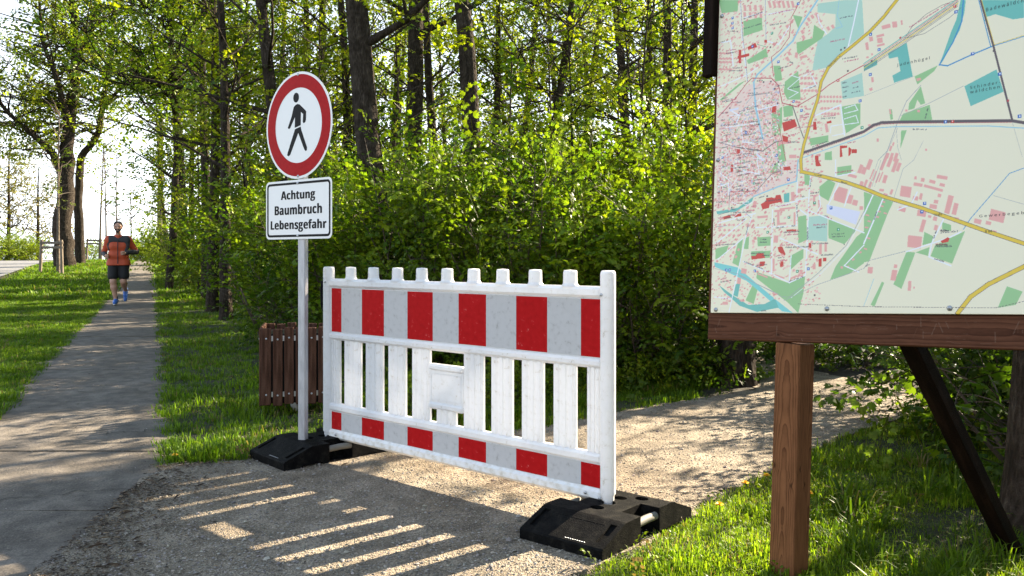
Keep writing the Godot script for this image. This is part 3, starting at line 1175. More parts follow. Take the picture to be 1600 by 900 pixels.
# ---------------------------------------------------------------- plants
func leaf(b: Buf, at: Vector3, along: Vector3, face: Vector3, size: float, tone: Color, lobed: bool) -> void:
	var side := along.cross(face).normalized()
	face = side.cross(along).normalized()
	b.color = tone
	var P := func(x: float, y: float) -> Vector3:
		return at + (along * y + side * x - face * (0.35 * absf(x) + 0.22 * y * y)) * size
	var out := [[0.0, 0.0], [0.3, 0.08], [0.52, 0.36], [0.26, 0.42], [0.34, 0.72], [0.12, 0.68], [0.0, 1.0]] if lobed else [[0.0, 0.0], [0.3, 0.3], [0.24, 0.68], [0.0, 1.0]]
	for s in [-1.0, 1.0]:
		for k in range(0, out.size() - 1):
			if k == 0 and not lobed:
				b.tri(P.call(0.0, 0.42), P.call(0.0, 0.0), P.call(s * out[1][0], out[1][1]), face)
			else:
				b.tri(P.call(0.0, 0.42), P.call(s * out[k][0], out[k][1]), P.call(s * out[k + 1][0], out[k + 1][1]), face)

func make_sprig(length: float, pairs: int, size: float, lobed: bool, sd: int) -> ArrayMesh:
	# a leafy twig along +y, its leaves facing +z
	var b := Buf.new()
	var r := RandomNumberGenerator.new()
	r.seed = sd
	b.color = Color(0.5, 0.36, 0.3)
	b.tube(PackedVector3Array([Vector3.ZERO, Vector3(0.01, length * 0.5, 0.02), Vector3(0, length, -0.02)]), PackedFloat32Array([0.005, 0.003, 0.0015]), 3, 0.0, false)
	for k in pairs:
		var t := (k + 0.7) / pairs
		for s in [-1.0, 1.0]:
			var dir := Vector3(s * r.randf_range(0.6, 1.0), r.randf_range(0.1, 0.7), r.randf_range(-0.5, 0.5)).normalized()
			var at := Vector3(0, length * t, 0) + dir * size * r.randf_range(0.4, 0.9)
			var face := (Vector3(0, 0, 1) + Vector3(r.randf_range(-0.7, 0.7), r.randf_range(-0.7, 0.7), 0)).normalized()
			if absf(face.dot(dir)) > 0.9:
				face = Vector3(0, 0, 1)
			var v := r.randf_range(0.7, 1.25)
			leaf(b, at, dir, face, size * r.randf_range(0.7, 1.2), Color(v * r.randf_range(0.85, 1.2), v, v * r.randf_range(0.7, 1.2)), lobed)
	leaf(b, Vector3(0, length, 0), Vector3(0, 0.95, -0.3).normalized(), Vector3(0, 0.3, 0.95), size, Color.WHITE, lobed)
	return b.mesh(M.leaf)

func make_blades(count: int, spread: float, wide: float, bend: float, sd: int) -> ArrayMesh:
	var b := Buf.new()
	var r := RandomNumberGenerator.new()
	r.seed = sd
	for k in count:
		var a := r.randf() * TAU
		var at := Vector3(cos(a), 0, sin(a)) * spread * sqrt(r.randf())
		var out := Vector3(cos(a + r.randf_range(-0.9, 0.9)), 0, sin(a + r.randf_range(-0.9, 0.9)))
		var side := out.cross(UP).normalized() * wide * r.randf_range(0.7, 1.2)
		var h := r.randf_range(0.5, 1.0)
		var lean := bend * r.randf_range(0.3, 1.3)
		var v := r.randf_range(0.7, 1.3)
		b.color = Color(v * r.randf_range(0.85, 1.25), v, v * 0.9)
		var p0 := at
		var p1 := at + UP * h * 0.45 + out * lean * 0.15
		var p2 := at + UP * h * 0.82 + out * lean * 0.5
		var p3 := at + UP * h * (1.0 - lean * 0.25) + out * lean
		b.quad(p0 - side, p0 + side, p1 + side * 0.85, p1 - side * 0.85)
		b.quad(p1 - side * 0.85, p1 + side * 0.85, p2 + side * 0.55, p2 - side * 0.55)
		b.tri(p2 - side * 0.55, p2 + side * 0.55, p3)
	return b.mesh(M.grass)

func leaf_tint(dark: Color, light: Color) -> Color:
	var c := dark.lerp(light, rng.randf())
	return c * rng.randf_range(0.8, 1.2)

func sprig_at(p: Vector3, out: Vector3, size: float) -> Transform3D:
	# twig pointing outwards and a little up or down, leaves facing the sky
	var y := (out + Vector3(rng.randf_range(-0.8, 0.8), rng.randf_range(-0.5, 0.6), rng.randf_range(-0.8, 0.8))).normalized()
	var z := (UP + Vector3(rng.randf_range(-0.8, 0.8), 0.0, rng.randf_range(-0.8, 0.8)))
	z = (z - y * z.dot(y)).normalized()
	if z.length() < 0.5:
		z = Vector3.FORWARD
	var s := size * rng.randf_range(0.75, 1.25)
	return Transform3D(Basis(y.cross(z) * s, y * s, z * s), p)

func bend_limb(a: Vector3, dir: Vector3, length: float, steps: int, wander: float, lift: float) -> PackedVector3Array:
	var pts := PackedVector3Array([a])
	var d := dir.normalized()
	for k in steps:
		d = (d + Vector3(rng.randf_range(-1, 1), rng.randf_range(-0.6, 0.6) + lift, rng.randf_range(-1, 1)) * wander).normalized()
		pts.append(pts[pts.size() - 1] + d * length / steps)
	return pts

func taper(m: int, r0: float, r1: float) -> PackedFloat32Array:
	var out := PackedFloat32Array()
	for k in m:
		out.append(lerpf(r0, r1, pow(k / float(maxi(m - 1, 1)), 0.8)))
	return out

func clothe(t: Node3D, stuff: String, limbs: Array, per_metre: float, loose: float, size: float, dark: Color, light: Color, meshes: Array, gaps: bool) -> void:
	# leafy twigs along the limbs (each [points, radius at base]), left out where the sun comes through
	var where := []
	var tints := PackedColorArray()
	for l in limbs:
		var pts: PackedVector3Array = l[0]
		for k in pts.size() - 1:
			var len := pts[k].distance_to(pts[k + 1])
			var many := len * per_metre * (0.35 if k == 0 else 1.0)
			var n := int(many) + (1 if rng.randf() < many - int(many) else 0)
			for j in n:
				var p := pts[k].lerp(pts[k + 1], rng.randf())
				var off := Vector3(rng.randfn(), rng.randfn() * 0.7, rng.randfn()) * loose
				p += off
				if gaps and lit(t.position + p):
					continue
				var w := t.position + p
				# high crowns, thin in spring, thinned further above the frame to let sun in
				if gaps and w.y > 1.3 - w.z * 0.33 and rng.randf() < (0.58 if w.x > -2.5 else 0.35):
					continue
				# crowns are clumped: thin where a slow noise is low
				if lumps.get_noise_3d(w.x, w.y * 1.5, w.z) < rng.randf_range(-0.55, 0.1):
					continue
				if w.y < height(w.x, w.z) + 0.05:
					continue
				if not gaps and on_gravel(w.x, w.z) and w.y < 2.2:
					continue
				var out := (pts[k + 1] - pts[k]).normalized() * 0.6 + off.normalized()
				where.append(sprig_at(p, out.normalized(), size))
				tints.append(leaf_tint(dark, light))
	if where.size():
		scatter(stuff, meshes[rng.randi() % meshes.size()], where, tints, t)

const CROWN_SUN_TINT := Color(0.46, 0.49, 0.018)  # tree leaves tinted brighter and yellower to look sunlit
const SHADE_TINT_DARK := Color(0.03, 0.075, 0.006)  # shade put into the leaf colour of thicket and low bushes
const SHADE_TINT_LIGHT := Color(0.13, 0.2, 0.012)
const SPRING_DARK := Color(0.066, 0.14, 0.008)
const SPRING_LIGHT := Color(0.27, 0.35, 0.014)

func tree(called: String, label: String, at: Vector3, lean: Vector2, tall: float, r0: float, crown_from: float, reach: float, limbs_n: int, per_metre: float, size := 1.0, group := "", dark := SPRING_DARK, light := CROWN_SUN_TINT, pale := false) -> Node3D:
	# lean: how far the stem has moved in x and z per metre of height
	at.y = height(at.x, at.z) - 0.05
	var t := thing(called, at, label, "tree", group)
	var b := Buf.new()
	var pts := PackedVector3Array()
	var rad := PackedFloat32Array()
	var sway := rng.randf() * TAU
	for k in 11:
		var h := tall * k / 10.0
		pts.append(Vector3(lean.x * h + 0.012 * tall * sin(h * 0.7 + sway) * k / 10.0, h, lean.y * h + 0.012 * tall * cos(h * 0.6 + sway) * k / 10.0))
		rad.append(r0 * (1.0 - 0.82 * pow(k / 10.0, 1.1)) * (1.0 if k else 1.0))
	# root flare
	pts.insert(1, pts[0].lerp(pts[1], 0.12))
	pts.insert(2, pts[0].lerp(pts[2], 0.35))
	rad.insert(1, r0 * 1.18)
	rad.insert(2, r0 * 1.04)
	rad[0] = r0 * 1.45
	b.tube(pts, rad, 12, 0.05)
	part("trunk", b.mesh(M.bark_pale if pale else M.bark), t)
	var br := Buf.new()
	var leafy_limbs := []
	for k in limbs_n:
		var f := (k + rng.randf()) / limbs_n
		var h := lerpf(crown_from, tall * 0.97, f)
		var u := clampf(h / tall, 0.0, 0.999) * 10.0
		var j := 2 + int(u) if u >= 1.0 else 1
		var root := pts[mini(j, pts.size() - 2)].lerp(pts[mini(j + 1, pts.size() - 1)], u - int(u))
		var a := k * 2.4 + rng.randf() * 0.9
		var length := reach * (1.0 - 0.55 * f) * rng.randf_range(0.6, 1.15)
		var dir := Vector3(cos(a), rng.randf_range(0.15, 0.8), sin(a))
		var p := bend_limb(root, dir, length, 5, 0.22, 0.1)
		var lr := maxf(0.012, r0 * (1.0 - 0.8 * h / tall) * 0.42)
		br.tube(p, taper(p.size(), lr, 0.005), 6, 0.05, false)
		leafy_limbs.append([p, lr])
		for q in 3:
			var w := rng.randi_range(1, 3)
			var p2 := bend_limb(p[w], (p[w + 1] - p[w]).normalized() + Vector3(rng.randf_range(-1, 1), rng.randf_range(-0.3, 0.7), rng.randf_range(-1, 1)), length * rng.randf_range(0.3, 0.55), 3, 0.25, 0.05)
			br.tube(p2, taper(p2.size(), lr * 0.45, 0.003), 4, 0.0, false)
			leafy_limbs.append([p2, lr])
	part("branches", br.mesh(M.bark), t)
	clothe(t, "crown", leafy_limbs, per_metre, 0.22 * size, size, dark, light, sprigs if size < 1.45 else far_sprigs, true)
	return t

func shrub(called: String, label: String, at: Vector3, tall: float, reach: float, stems: int, per_metre: float, size := 1.0, group := "", dark := SPRING_DARK, light := SPRING_LIGHT, gaps := false) -> Node3D:
	at.y = height(at.x, at.z) - 0.03
	var t := thing(called, at, label, "shrub", group)
	var b := Buf.new()
	var limbs := []
	for k in stems:
		var a := k * TAU / stems + rng.randf()
		var h := tall * rng.randf_range(0.65, 1.05)
		var dir := Vector3(cos(a) * reach / tall, 1.0, sin(a) * reach / tall)
		var p := bend_limb(Vector3(cos(a), 0, sin(a)) * 0.08, dir, h, 6, 0.1, 0.05)
		b.tube(p, taper(p.size(), rng.randf_range(0.012, 0.024), 0.003), 5, 0.0, false)
		limbs.append([p, 0.02])
		for q in 6:
			var w := rng.randi_range(0, 5)
			var e := rng.randf() * TAU
			var p2 := bend_limb(p[w].lerp(p[w + 1], rng.randf()), Vector3(cos(e), rng.randf_range(0.0, 0.6), sin(e)), reach * rng.randf_range(0.35, 0.8), 3, 0.2, 0.0)
			b.tube(p2, taper(p2.size(), 0.006, 0.002), 3, 0.0, false)
			limbs.append([p2, 0.01])
	part("stems", b.mesh(M.twig), t)
	clothe(t, "foliage", limbs, per_metre, 0.16 * size, size, dark, light, sprigs if size < 1.45 else far_sprigs, gaps)
	return t

func grown(called: String, label: String, category: String, at: Vector3, limbs: Array, per_metre: float, loose: float, size: float, dark: Color, light: Color, stuff := "crown") -> Node3D:
	# a tree whose main limbs are given: each [[points], radius at base, radius at tip]; points are relative to its foot
	at.y = height(at.x, at.z) - 0.1
	var t := thing(called, at, label, category)
	var trunk := Buf.new()
	var br := Buf.new()
	var leafy_limbs := []
	for k in limbs.size():
		var p := PackedVector3Array(limbs[k][0])
		var fine := PackedVector3Array()
		for j in p.size() - 1:
			for s in 4:
				fine.append(p[j].cubic_interpolate(p[j + 1], p[maxi(j - 1, 0)], p[mini(j + 2, p.size() - 1)], s / 4.0) + Vector3(rng.randf_range(-1, 1), 0, rng.randf_range(-1, 1)) * limbs[k][1] * 0.12)
		fine.append(p[p.size() - 1])
		trunk.tube(fine, taper(fine.size(), limbs[k][1], limbs[k][2]), 12, 0.06)
		for j in range(2 if k else fine.size() / 2, fine.size()):
			for q in 3:
				var e := rng.randf() * TAU
				var dir := Vector3(cos(e), rng.randf_range(-0.25, 0.9), sin(e))
				var len := rng.randf_range(1.2, 3.2)
				var p2 := bend_limb(fine[j], dir, len, 5, 0.25, 0.02)
				br.tube(p2, taper(p2.size(), limbs[k][2] * 0.5 + 0.02, 0.008), 5, 0.0, false)
				leafy_limbs.append([p2, 0.03])
				for w in 3:
					var p3 := bend_limb(p2[rng.randi_range(1, 4)], dir + Vector3(rng.randf_range(-1, 1), rng.randf_range(-0.6, 0.6), rng.randf_range(-1, 1)), len * 0.5, 3, 0.3, -0.05)
					br.tube(p3, taper(p3.size(), 0.018, 0.006), 3, 0.0, false)
					leafy_limbs.append([p3, 0.02])
	part("trunk", trunk.mesh(M.bark), t)
	part("branches", br.mesh(M.bark), t)
	clothe(t, stuff, leafy_limbs, per_metre, loose, size, dark, light, far_sprigs, false)
	return t

# ---------------------------------------------------------------- bodies: tapered capsules joined smoothly, meshed as surface nets
func body_mesh(bones: Array, cell: float, blend: float, m: Material, hem := -9.0) -> ArrayMesh:
	# hem: cut off level at that height
	# bones: [from, to, radius from, radius to]
	var lo := Vector3.INF
	var hi := -Vector3.INF
	for s in bones:
		var r := maxf(s[2], s[3]) + blend + cell * 2.0
		for p in [s[0], s[1]]:
			lo = lo.min(p - Vector3.ONE * r)
			hi = hi.max(p + Vector3.ONE * r)
	var nx := int((hi.x - lo.x) / cell) + 2
	var ny := int((hi.y - lo.y) / cell) + 2
	var nz := int((hi.z - lo.z) / cell) + 2
	var f := PackedFloat32Array()
	f.resize(nx * ny * nz)
	f.fill(1.0)
	for s in bones:
		var a: Vector3 = s[0]
		var ab: Vector3 = s[1] - s[0]
		var l2 := maxf(ab.length_squared(), 1e-9)
		var ra: float = s[2]
		var rb: float = s[3]
		var r := maxf(ra, rb) + blend + cell * 2.0
		var b0 := (a.min(s[1]) - Vector3.ONE * r - lo) / cell
		var b1 := (a.max(s[1]) + Vector3.ONE * r - lo) / cell
		for z in range(maxi(0, int(b0.z)), mini(nz, int(b1.z) + 1)):
			for y in range(maxi(0, int(b0.y)), mini(ny, int(b1.y) + 1)):
				for x in range(maxi(0, int(b0.x)), mini(nx, int(b1.x) + 1)):
					var p := lo + Vector3(x, y, z) * cell - a
					var t := clampf(p.dot(ab) / l2, 0.0, 1.0)
					var d := (p - ab * t).length() - lerpf(ra, rb, t)
					var o := (z * ny + y) * nx + x
					var e := f[o]
					var h := maxf(blend - absf(d - e), 0.0) / blend
					f[o] = minf(d, e) - h * h * blend * 0.25
	if hem > -9.0:
		for y in ny:
			var under := hem - (lo.y + y * cell)
			if under > -cell * 2.0:
				for z in nz:
					for x in nx:
						var o := (z * ny + y) * nx + x
						f[o] = maxf(f[o], under)
	var ids := PackedInt32Array()
	ids.resize(nx * ny * nz)
	ids.fill(-1)
	var b := Buf.new()
	var sx := [0, 1, 0, 1, 0, 1, 0, 1]
	var sy := [0, 0, 1, 1, 0, 0, 1, 1]
	var sz := [0, 0, 0, 0, 1, 1, 1, 1]
	var edges := [[0, 1], [2, 3], [4, 5], [6, 7], [0, 2], [1, 3], [4, 6], [5, 7], [0, 4], [1, 5], [2, 6], [3, 7]]
	var val := PackedFloat32Array()
	val.resize(8)
	for z in nz - 1:
		for y in ny - 1:
			for x in nx - 1:
				var o := (z * ny + y) * nx + x
				if f[o] > cell * 2.5:
					continue
				var inside := 0
				for k in 8:
					val[k] = f[o + sx[k] + sy[k] * nx + sz[k] * nx * ny]
					if val[k] < 0.0:
						inside += 1
				if inside == 0 or inside == 8:
					continue
				var sum := Vector3.ZERO
				var n := 0
				for e in edges:
					var p: float = val[e[0]]
					var q: float = val[e[1]]
					if (p < 0.0) != (q < 0.0):
						var t := p / (p - q)
						sum += Vector3(sx[e[0]], sy[e[0]], sz[e[0]]).lerp(Vector3(sx[e[1]], sy[e[1]], sz[e[1]]), t)
						n += 1
				ids[o] = b.v.size()
				b.v.append(lo + (Vector3(x, y, z) + sum / n) * cell)
				b.n.append(Vector3(val[1] - val[0] + val[3] - val[2] + val[5] - val[4] + val[7] - val[6], val[2] - val[0] + val[3] - val[1] + val[6] - val[4] + val[7] - val[5], val[4] - val[0] + val[5] - val[1] + val[6] - val[2] + val[7] - val[3]).normalized())
				b.c.append(Color.WHITE)
	var step := [1, nx, nx * ny]
	for z in range(1, nz - 1):
		for y in range(1, ny - 1):
			for x in range(1, nx - 1):
				var o := (z * ny + y) * nx + x
				for ax in 3:
					if (f[o] < 0.0) == (f[o + step[ax]] < 0.0):
						continue
					var u: int = step[(ax + 1) % 3]
					var w: int = step[(ax + 2) % 3]
					var q := [ids[o], ids[o - u], ids[o - u - w], ids[o - w]]
					if q.min() < 0:
						continue
					if f[o] >= 0.0:
						q = [q[0], q[3], q[2], q[1]]
					b.i.append_array([q[0], q[2], q[1], q[0], q[3], q[2]])
	return b.mesh(m)

func jogger(at: Vector3, turn: float) -> void:
	var t := thing("person", at, "bearded man jogging towards us on the footpath in orange top and black shorts", "person")
	t.rotation.y = turn
	t.scale = Vector3(0.98, 1.05, 1.0)
	var V := func(x: float, y: float, z: float) -> Vector3: return Vector3(x, y, z)
	# joints; +z towards the viewer, +x to the right of the picture
	var neck: Vector3 = V.call(0.0, 1.47, 0.05)
	var sl: Vector3 = V.call(-0.2, 1.39, 0.05)
	var sr: Vector3 = V.call(0.2, 1.39, -0.01)
	var el: Vector3 = V.call(-0.31, 1.11, -0.08)
	var er: Vector3 = V.call(0.36, 1.14, -0.1)
	var wl: Vector3 = V.call(-0.25, 1.05, 0.14)
	var wr: Vector3 = V.call(0.16, 1.11, 0.16)
	var hl: Vector3 = V.call(-0.1, 0.9, 0.0)
	var hr: Vector3 = V.call(0.1, 0.9, -0.02)
	var kl: Vector3 = V.call(-0.1, 0.5, 0.14)
	var kr: Vector3 = V.call(0.11, 0.5, 0.08)
	var al: Vector3 = V.call(-0.045, 0.1, 0.1)
	var ar: Vector3 = V.call(0.12, 0.3, -0.3)
	var skin := [
		[neck - Vector3(0, 0.05, 0.0), neck + Vector3(0, 0.09, 0.03), 0.062, 0.058],
		[V.call(-0.13, 1.36, 0.02), V.call(0.13, 1.36, 0.0), 0.1, 0.1], [V.call(-0.09, 1.25, 0.03), V.call(0.09, 1.25, 0.01), 0.12, 0.12],
		[V.call(-0.07, 1.05, 0.03), V.call(0.07, 1.05, 0.02), 0.12, 0.12], [hl, hr, 0.13, 0.13], [sl, sr, 0.06, 0.06],
		[sl, el, 0.056, 0.044], [el, wl, 0.045, 0.03], [sr, er, 0.056, 0.044], [er, wr, 0.045, 0.03],
		[hl, kl, 0.098, 0.064], [kl, kl.lerp(al, 0.3), 0.06, 0.064], [kl.lerp(al, 0.3), al, 0.064, 0.038],
		[hr, kr, 0.098, 0.064], [kr, kr.lerp(ar, 0.3), 0.06, 0.064], [kr.lerp(ar, 0.3), ar, 0.064, 0.038],
		[al, al + Vector3(0, -0.05, 0.15), 0.036, 0.025], [ar, ar + Vector3(0, -0.15, -0.02), 0.036, 0.025]]
	var skin_mesh := body_mesh(skin, 0.013, 0.045, M.skin)
	# head and hands on finer grids, joined into the same mesh
	var hc: Vector3 = V.call(0.0, 1.655, 0.1)
	var head := [
		[hc + Vector3(0, 0.045, -0.015), hc + Vector3(0, 0.03, 0.0), 0.078, 0.078], [hc + Vector3(0, -0.03, 0.015), hc + Vector3(0, -0.075, 0.03), 0.066, 0.045],
		[hc + Vector3(0, 0.005, 0.078), hc + Vector3(0, -0.028, 0.096), 0.011, 0.016],
		[hc + Vector3(-0.05, 0.022, 0.06), hc + Vector3(0.05, 0.022, 0.06), 0.017, 0.017], [hc + Vector3(-0.022, -0.06, 0.075), hc + Vector3(0.022, -0.06, 0.075), 0.011, 0.011],
		[hc + Vector3(-0.084, 0.012, -0.01), hc + Vector3(-0.08, -0.03, -0.004), 0.015, 0.01], [hc + Vector3(0.084, 0.012, -0.01), hc + Vector3(0.08, -0.03, -0.004), 0.015, 0.01],
		[hc + Vector3(0, -0.08, -0.02), neck, 0.055, 0.058]]
	var st := SurfaceTool.new()
	st.begin(Mesh.PRIMITIVE_TRIANGLES)
	st.append_from(skin_mesh, 0, Transform3D.IDENTITY)
	st.append_from(body_mesh(head, 0.006, 0.02, M.skin), 0, Transform3D.IDENTITY)
	for s in [[wl, (wl - el).normalized(), 1.0], [wr, (wr - er).normalized(), -1.0]]:
		var w: Vector3 = s[0]
		var d: Vector3 = s[1]
		var inward := Vector3(s[2], 0, 0)
		inward = (inward - d * inward.dot(d)).normalized()
		var up: Vector3 = inward.cross(d) * s[2]
		if up.y < 0:
			up = -up
		var hand := [[w, w + d * 0.04, 0.028, 0.03], [w + d * 0.04 + up * 0.018, w + d * 0.085 + up * 0.025, 0.02, 0.014], [w + d * 0.04 - up * 0.018, w + d * 0.08 - up * 0.025, 0.02, 0.013]]
		for k in 4:
			var root: Vector3 = w + d * (0.088 - 0.004 * absf(k - 1.0)) + up * (0.03 - 0.02 * k)
			var mid: Vector3 = root + d * 0.018 + inward * 0.032
			var tip: Vector3 = mid - d * 0.03 + inward * 0.012
			hand.append([root, mid, 0.0098, 0.009])
			hand.append([mid, tip, 0.009, 0.0078])
		var tb: Vector3 = w + d * 0.035 + up * 0.032
		hand.append([tb, tb + d * 0.035 + inward * 0.028, 0.012, 0.0105])
		hand.append([tb + d * 0.035 + inward * 0.028, tb + d * 0.05 + inward * 0.05 - up * 0.012, 0.0105, 0.0085])
		st.append_from(body_mesh(hand, 0.004, 0.008, M.skin), 0, Transform3D.IDENTITY)
	st.set_material(M.skin)
	part("body", st.commit(), t)
	part("hair", body_mesh([[hc + Vector3(-0.03, 0.072, -0.012), hc + Vector3(0.03, 0.072, -0.012), 0.062, 0.062], [hc + Vector3(-0.045, 0.03, -0.04), hc + Vector3(0.045, 0.03, -0.04), 0.06, 0.06]], 0.008, 0.03, M.hair), t)
	part("beard", body_mesh([[hc + Vector3(-0.052, -0.045, 0.045), hc + Vector3(0.0, -0.095, 0.066), 0.02, 0.022], [hc + Vector3(0.052, -0.045, 0.045), hc + Vector3(0.0, -0.092, 0.072), 0.023, 0.028], [hc + Vector3(-0.028, -0.042, 0.082), hc + Vector3(0.028, -0.042, 0.082), 0.011, 0.011]], 0.006, 0.015, M.hair), t)
	for s in [-1.0, 1.0]:
		var eye := Buf.new()
		eye.box(hc + Vector3(s * 0.032, 0.006, 0.078), Vector3(0.024, 0.01, 0.012), 0.004)
		part("eye", eye.mesh(M.eye), t)
	# running top: orange body with charcoal yoke, sides and cuffs
	part("top", body_mesh([
		[V.call(-0.14, 1.37, 0.02), V.call(0.14, 1.37, 0.0), 0.105, 0.105], [V.call(-0.095, 1.25, 0.035), V.call(0.095, 1.25, 0.015), 0.135, 0.135],
		[V.call(-0.085, 1.06, 0.03), V.call(0.085, 1.06, 0.02), 0.136, 0.136], [V.call(-0.12, 0.91, 0.02), V.call(0.12, 0.91, 0.0), 0.12, 0.12], [V.call(-0.1, 0.84, 0.02), V.call(0.1, 0.84, 0.0), 0.15, 0.15], [sl, sr, 0.075, 0.075],
		[sl, sl.lerp(el, 0.9), 0.078, 0.062], [sr, sr.lerp(er, 0.9), 0.078, 0.062], [neck - Vector3(0, 0.04, 0), neck + Vector3(0, 0.005, 0.01), 0.076, 0.068]], 0.013, 0.05, M.orange, 0.845), t)
	part("yoke", body_mesh([[V.call(-0.17, 1.4, 0.065), V.call(0.17, 1.4, 0.045), 0.078, 0.078], [V.call(-0.14, 1.365, 0.085), V.call(0.14, 1.365, 0.07), 0.062, 0.062],
		[V.call(0.185, 1.37, 0.05), V.call(0.165, 1.13, 0.085), 0.07, 0.05], [V.call(-0.185, 1.37, 0.06), V.call(-0.175, 1.2, 0.095), 0.07, 0.04]], 0.012, 0.03, M.charcoal), t)
	for s in [[el, wl], [er, wr]]:
		part("sleeve", body_mesh([[s[0] + (s[0] - s[1]) * 0.05, (s[0] as Vector3).lerp(s[1], 0.93), 0.066, 0.042]], 0.012, 0.02, M.charcoal), t)
	var zip := Buf.new()
	zip.tube(PackedVector3Array([V.call(0, 1.4, 0.17), V.call(0, 1.25, 0.168), V.call(0, 1.06, 0.166), V.call(0, 0.88, 0.158)]), PackedFloat32Array([0.009, 0.009, 0.009, 0.009]), 6)
	part("zip", zip.mesh(M.charcoal), t)
	part("shorts", body_mesh([[hl + Vector3(0, 0.03, 0), hr + Vector3(0, 0.03, 0), 0.142, 0.142], [hl, hl.lerp(kl, 0.72) + Vector3(-0.01, 0, 0), 0.128, 0.108], [hr, hr.lerp(kr, 0.72) + Vector3(0.01, 0, 0), 0.128, 0.112]], 0.013, 0.04, M.shorts, 0.555), t)
	for s in [[al, Vector3(-0.01, -0.045, 0.2), M.shoe_white, M.shoe_blue], [ar, Vector3(0.0, -0.21, 0.03), M.shoe_blue, M.shoe_blue]]:
		var a: Vector3 = s[0]
		var d: Vector3 = s[1]
		var n := d.normalized()
		var heel := n * -0.05 + Vector3(0, -0.03, 0) if n.z > 0.5 else Vector3(0, 0.02, -0.05)
		part("sock", body_mesh([[a + (Vector3(0, 0.07, 0) if n.z > 0.5 else Vector3(0, 0.05, 0.05)), a, 0.045, 0.046]], 0.01, 0.02, M.sock), t)
		part("shoe", body_mesh([[a + heel, a + d * 0.5, 0.05, 0.046], [a + d * 0.5, a + d, 0.046, 0.036], [a + heel * 0.5, a + d * 0.2, 0.052, 0.05]], 0.008, 0.02, s[3]), t)
		var down := Vector3(0, -1, 0) if n.z > 0.5 else Vector3(0, -0.1, 1).normalized() * -1.0
		part("sole", body_mesh([[a + heel + down * 0.028, a + d * 0.5 + down * 0.03, 0.04, 0.04], [a + d * 0.5 + down * 0.03, a + d + down * 0.018, 0.04, 0.03]], 0.008, 0.02, M.shoe_white), t)

# ---------------------------------------------------------------- barrier, sign, feet, bin, board
func strip_box(u0: float, u1: float, v0: float, v1: float, z0: float, z1: float, bevel := 0.003) -> Buf:
	var b := Buf.new()
	b.box(Vector3((u0 + u1) * 0.5, (v0 + v1) * 0.5, (z0 + z1) * 0.5), Vector3(u1 - u0, v1 - v0, z1 - z0), bevel)
	return b

func slat_mesh(w: float, h: float) -> ArrayMesh:
	# hollow plastic upright with three rounded flutes on each face
	var b := Buf.new()
	# half thickness across the width: three ribs with grooves between
	var half := [[0.0, 0.005], [0.02, 0.0075], [0.08, 0.0075], [0.12, 0.014], [0.26, 0.014], [0.31, 0.0075], [0.39, 0.0075], [0.43, 0.014], [0.57, 0.014], [0.61, 0.0075], [0.69, 0.0075], [0.74, 0.014], [0.88, 0.014], [0.92, 0.0075], [0.98, 0.0075], [1.0, 0.005]]
	var prof := PackedVector2Array()
	for k in half.size():
		prof.append(Vector2((half[k][0] - 0.5) * w, half[k][1]))
	for k in half.size():
		var q: Array = half[half.size() - 1 - k]
		prof.append(Vector2((q[0] - 0.5) * w, -q[1]))
	b.plate(prof, 0.0, h, Transform3D(Basis(Vector3(1, 0, 0), Vector3(0, 0, 1), Vector3(0, 1, 0)), Vector3.ZERO))
	return b.mesh(M.white)

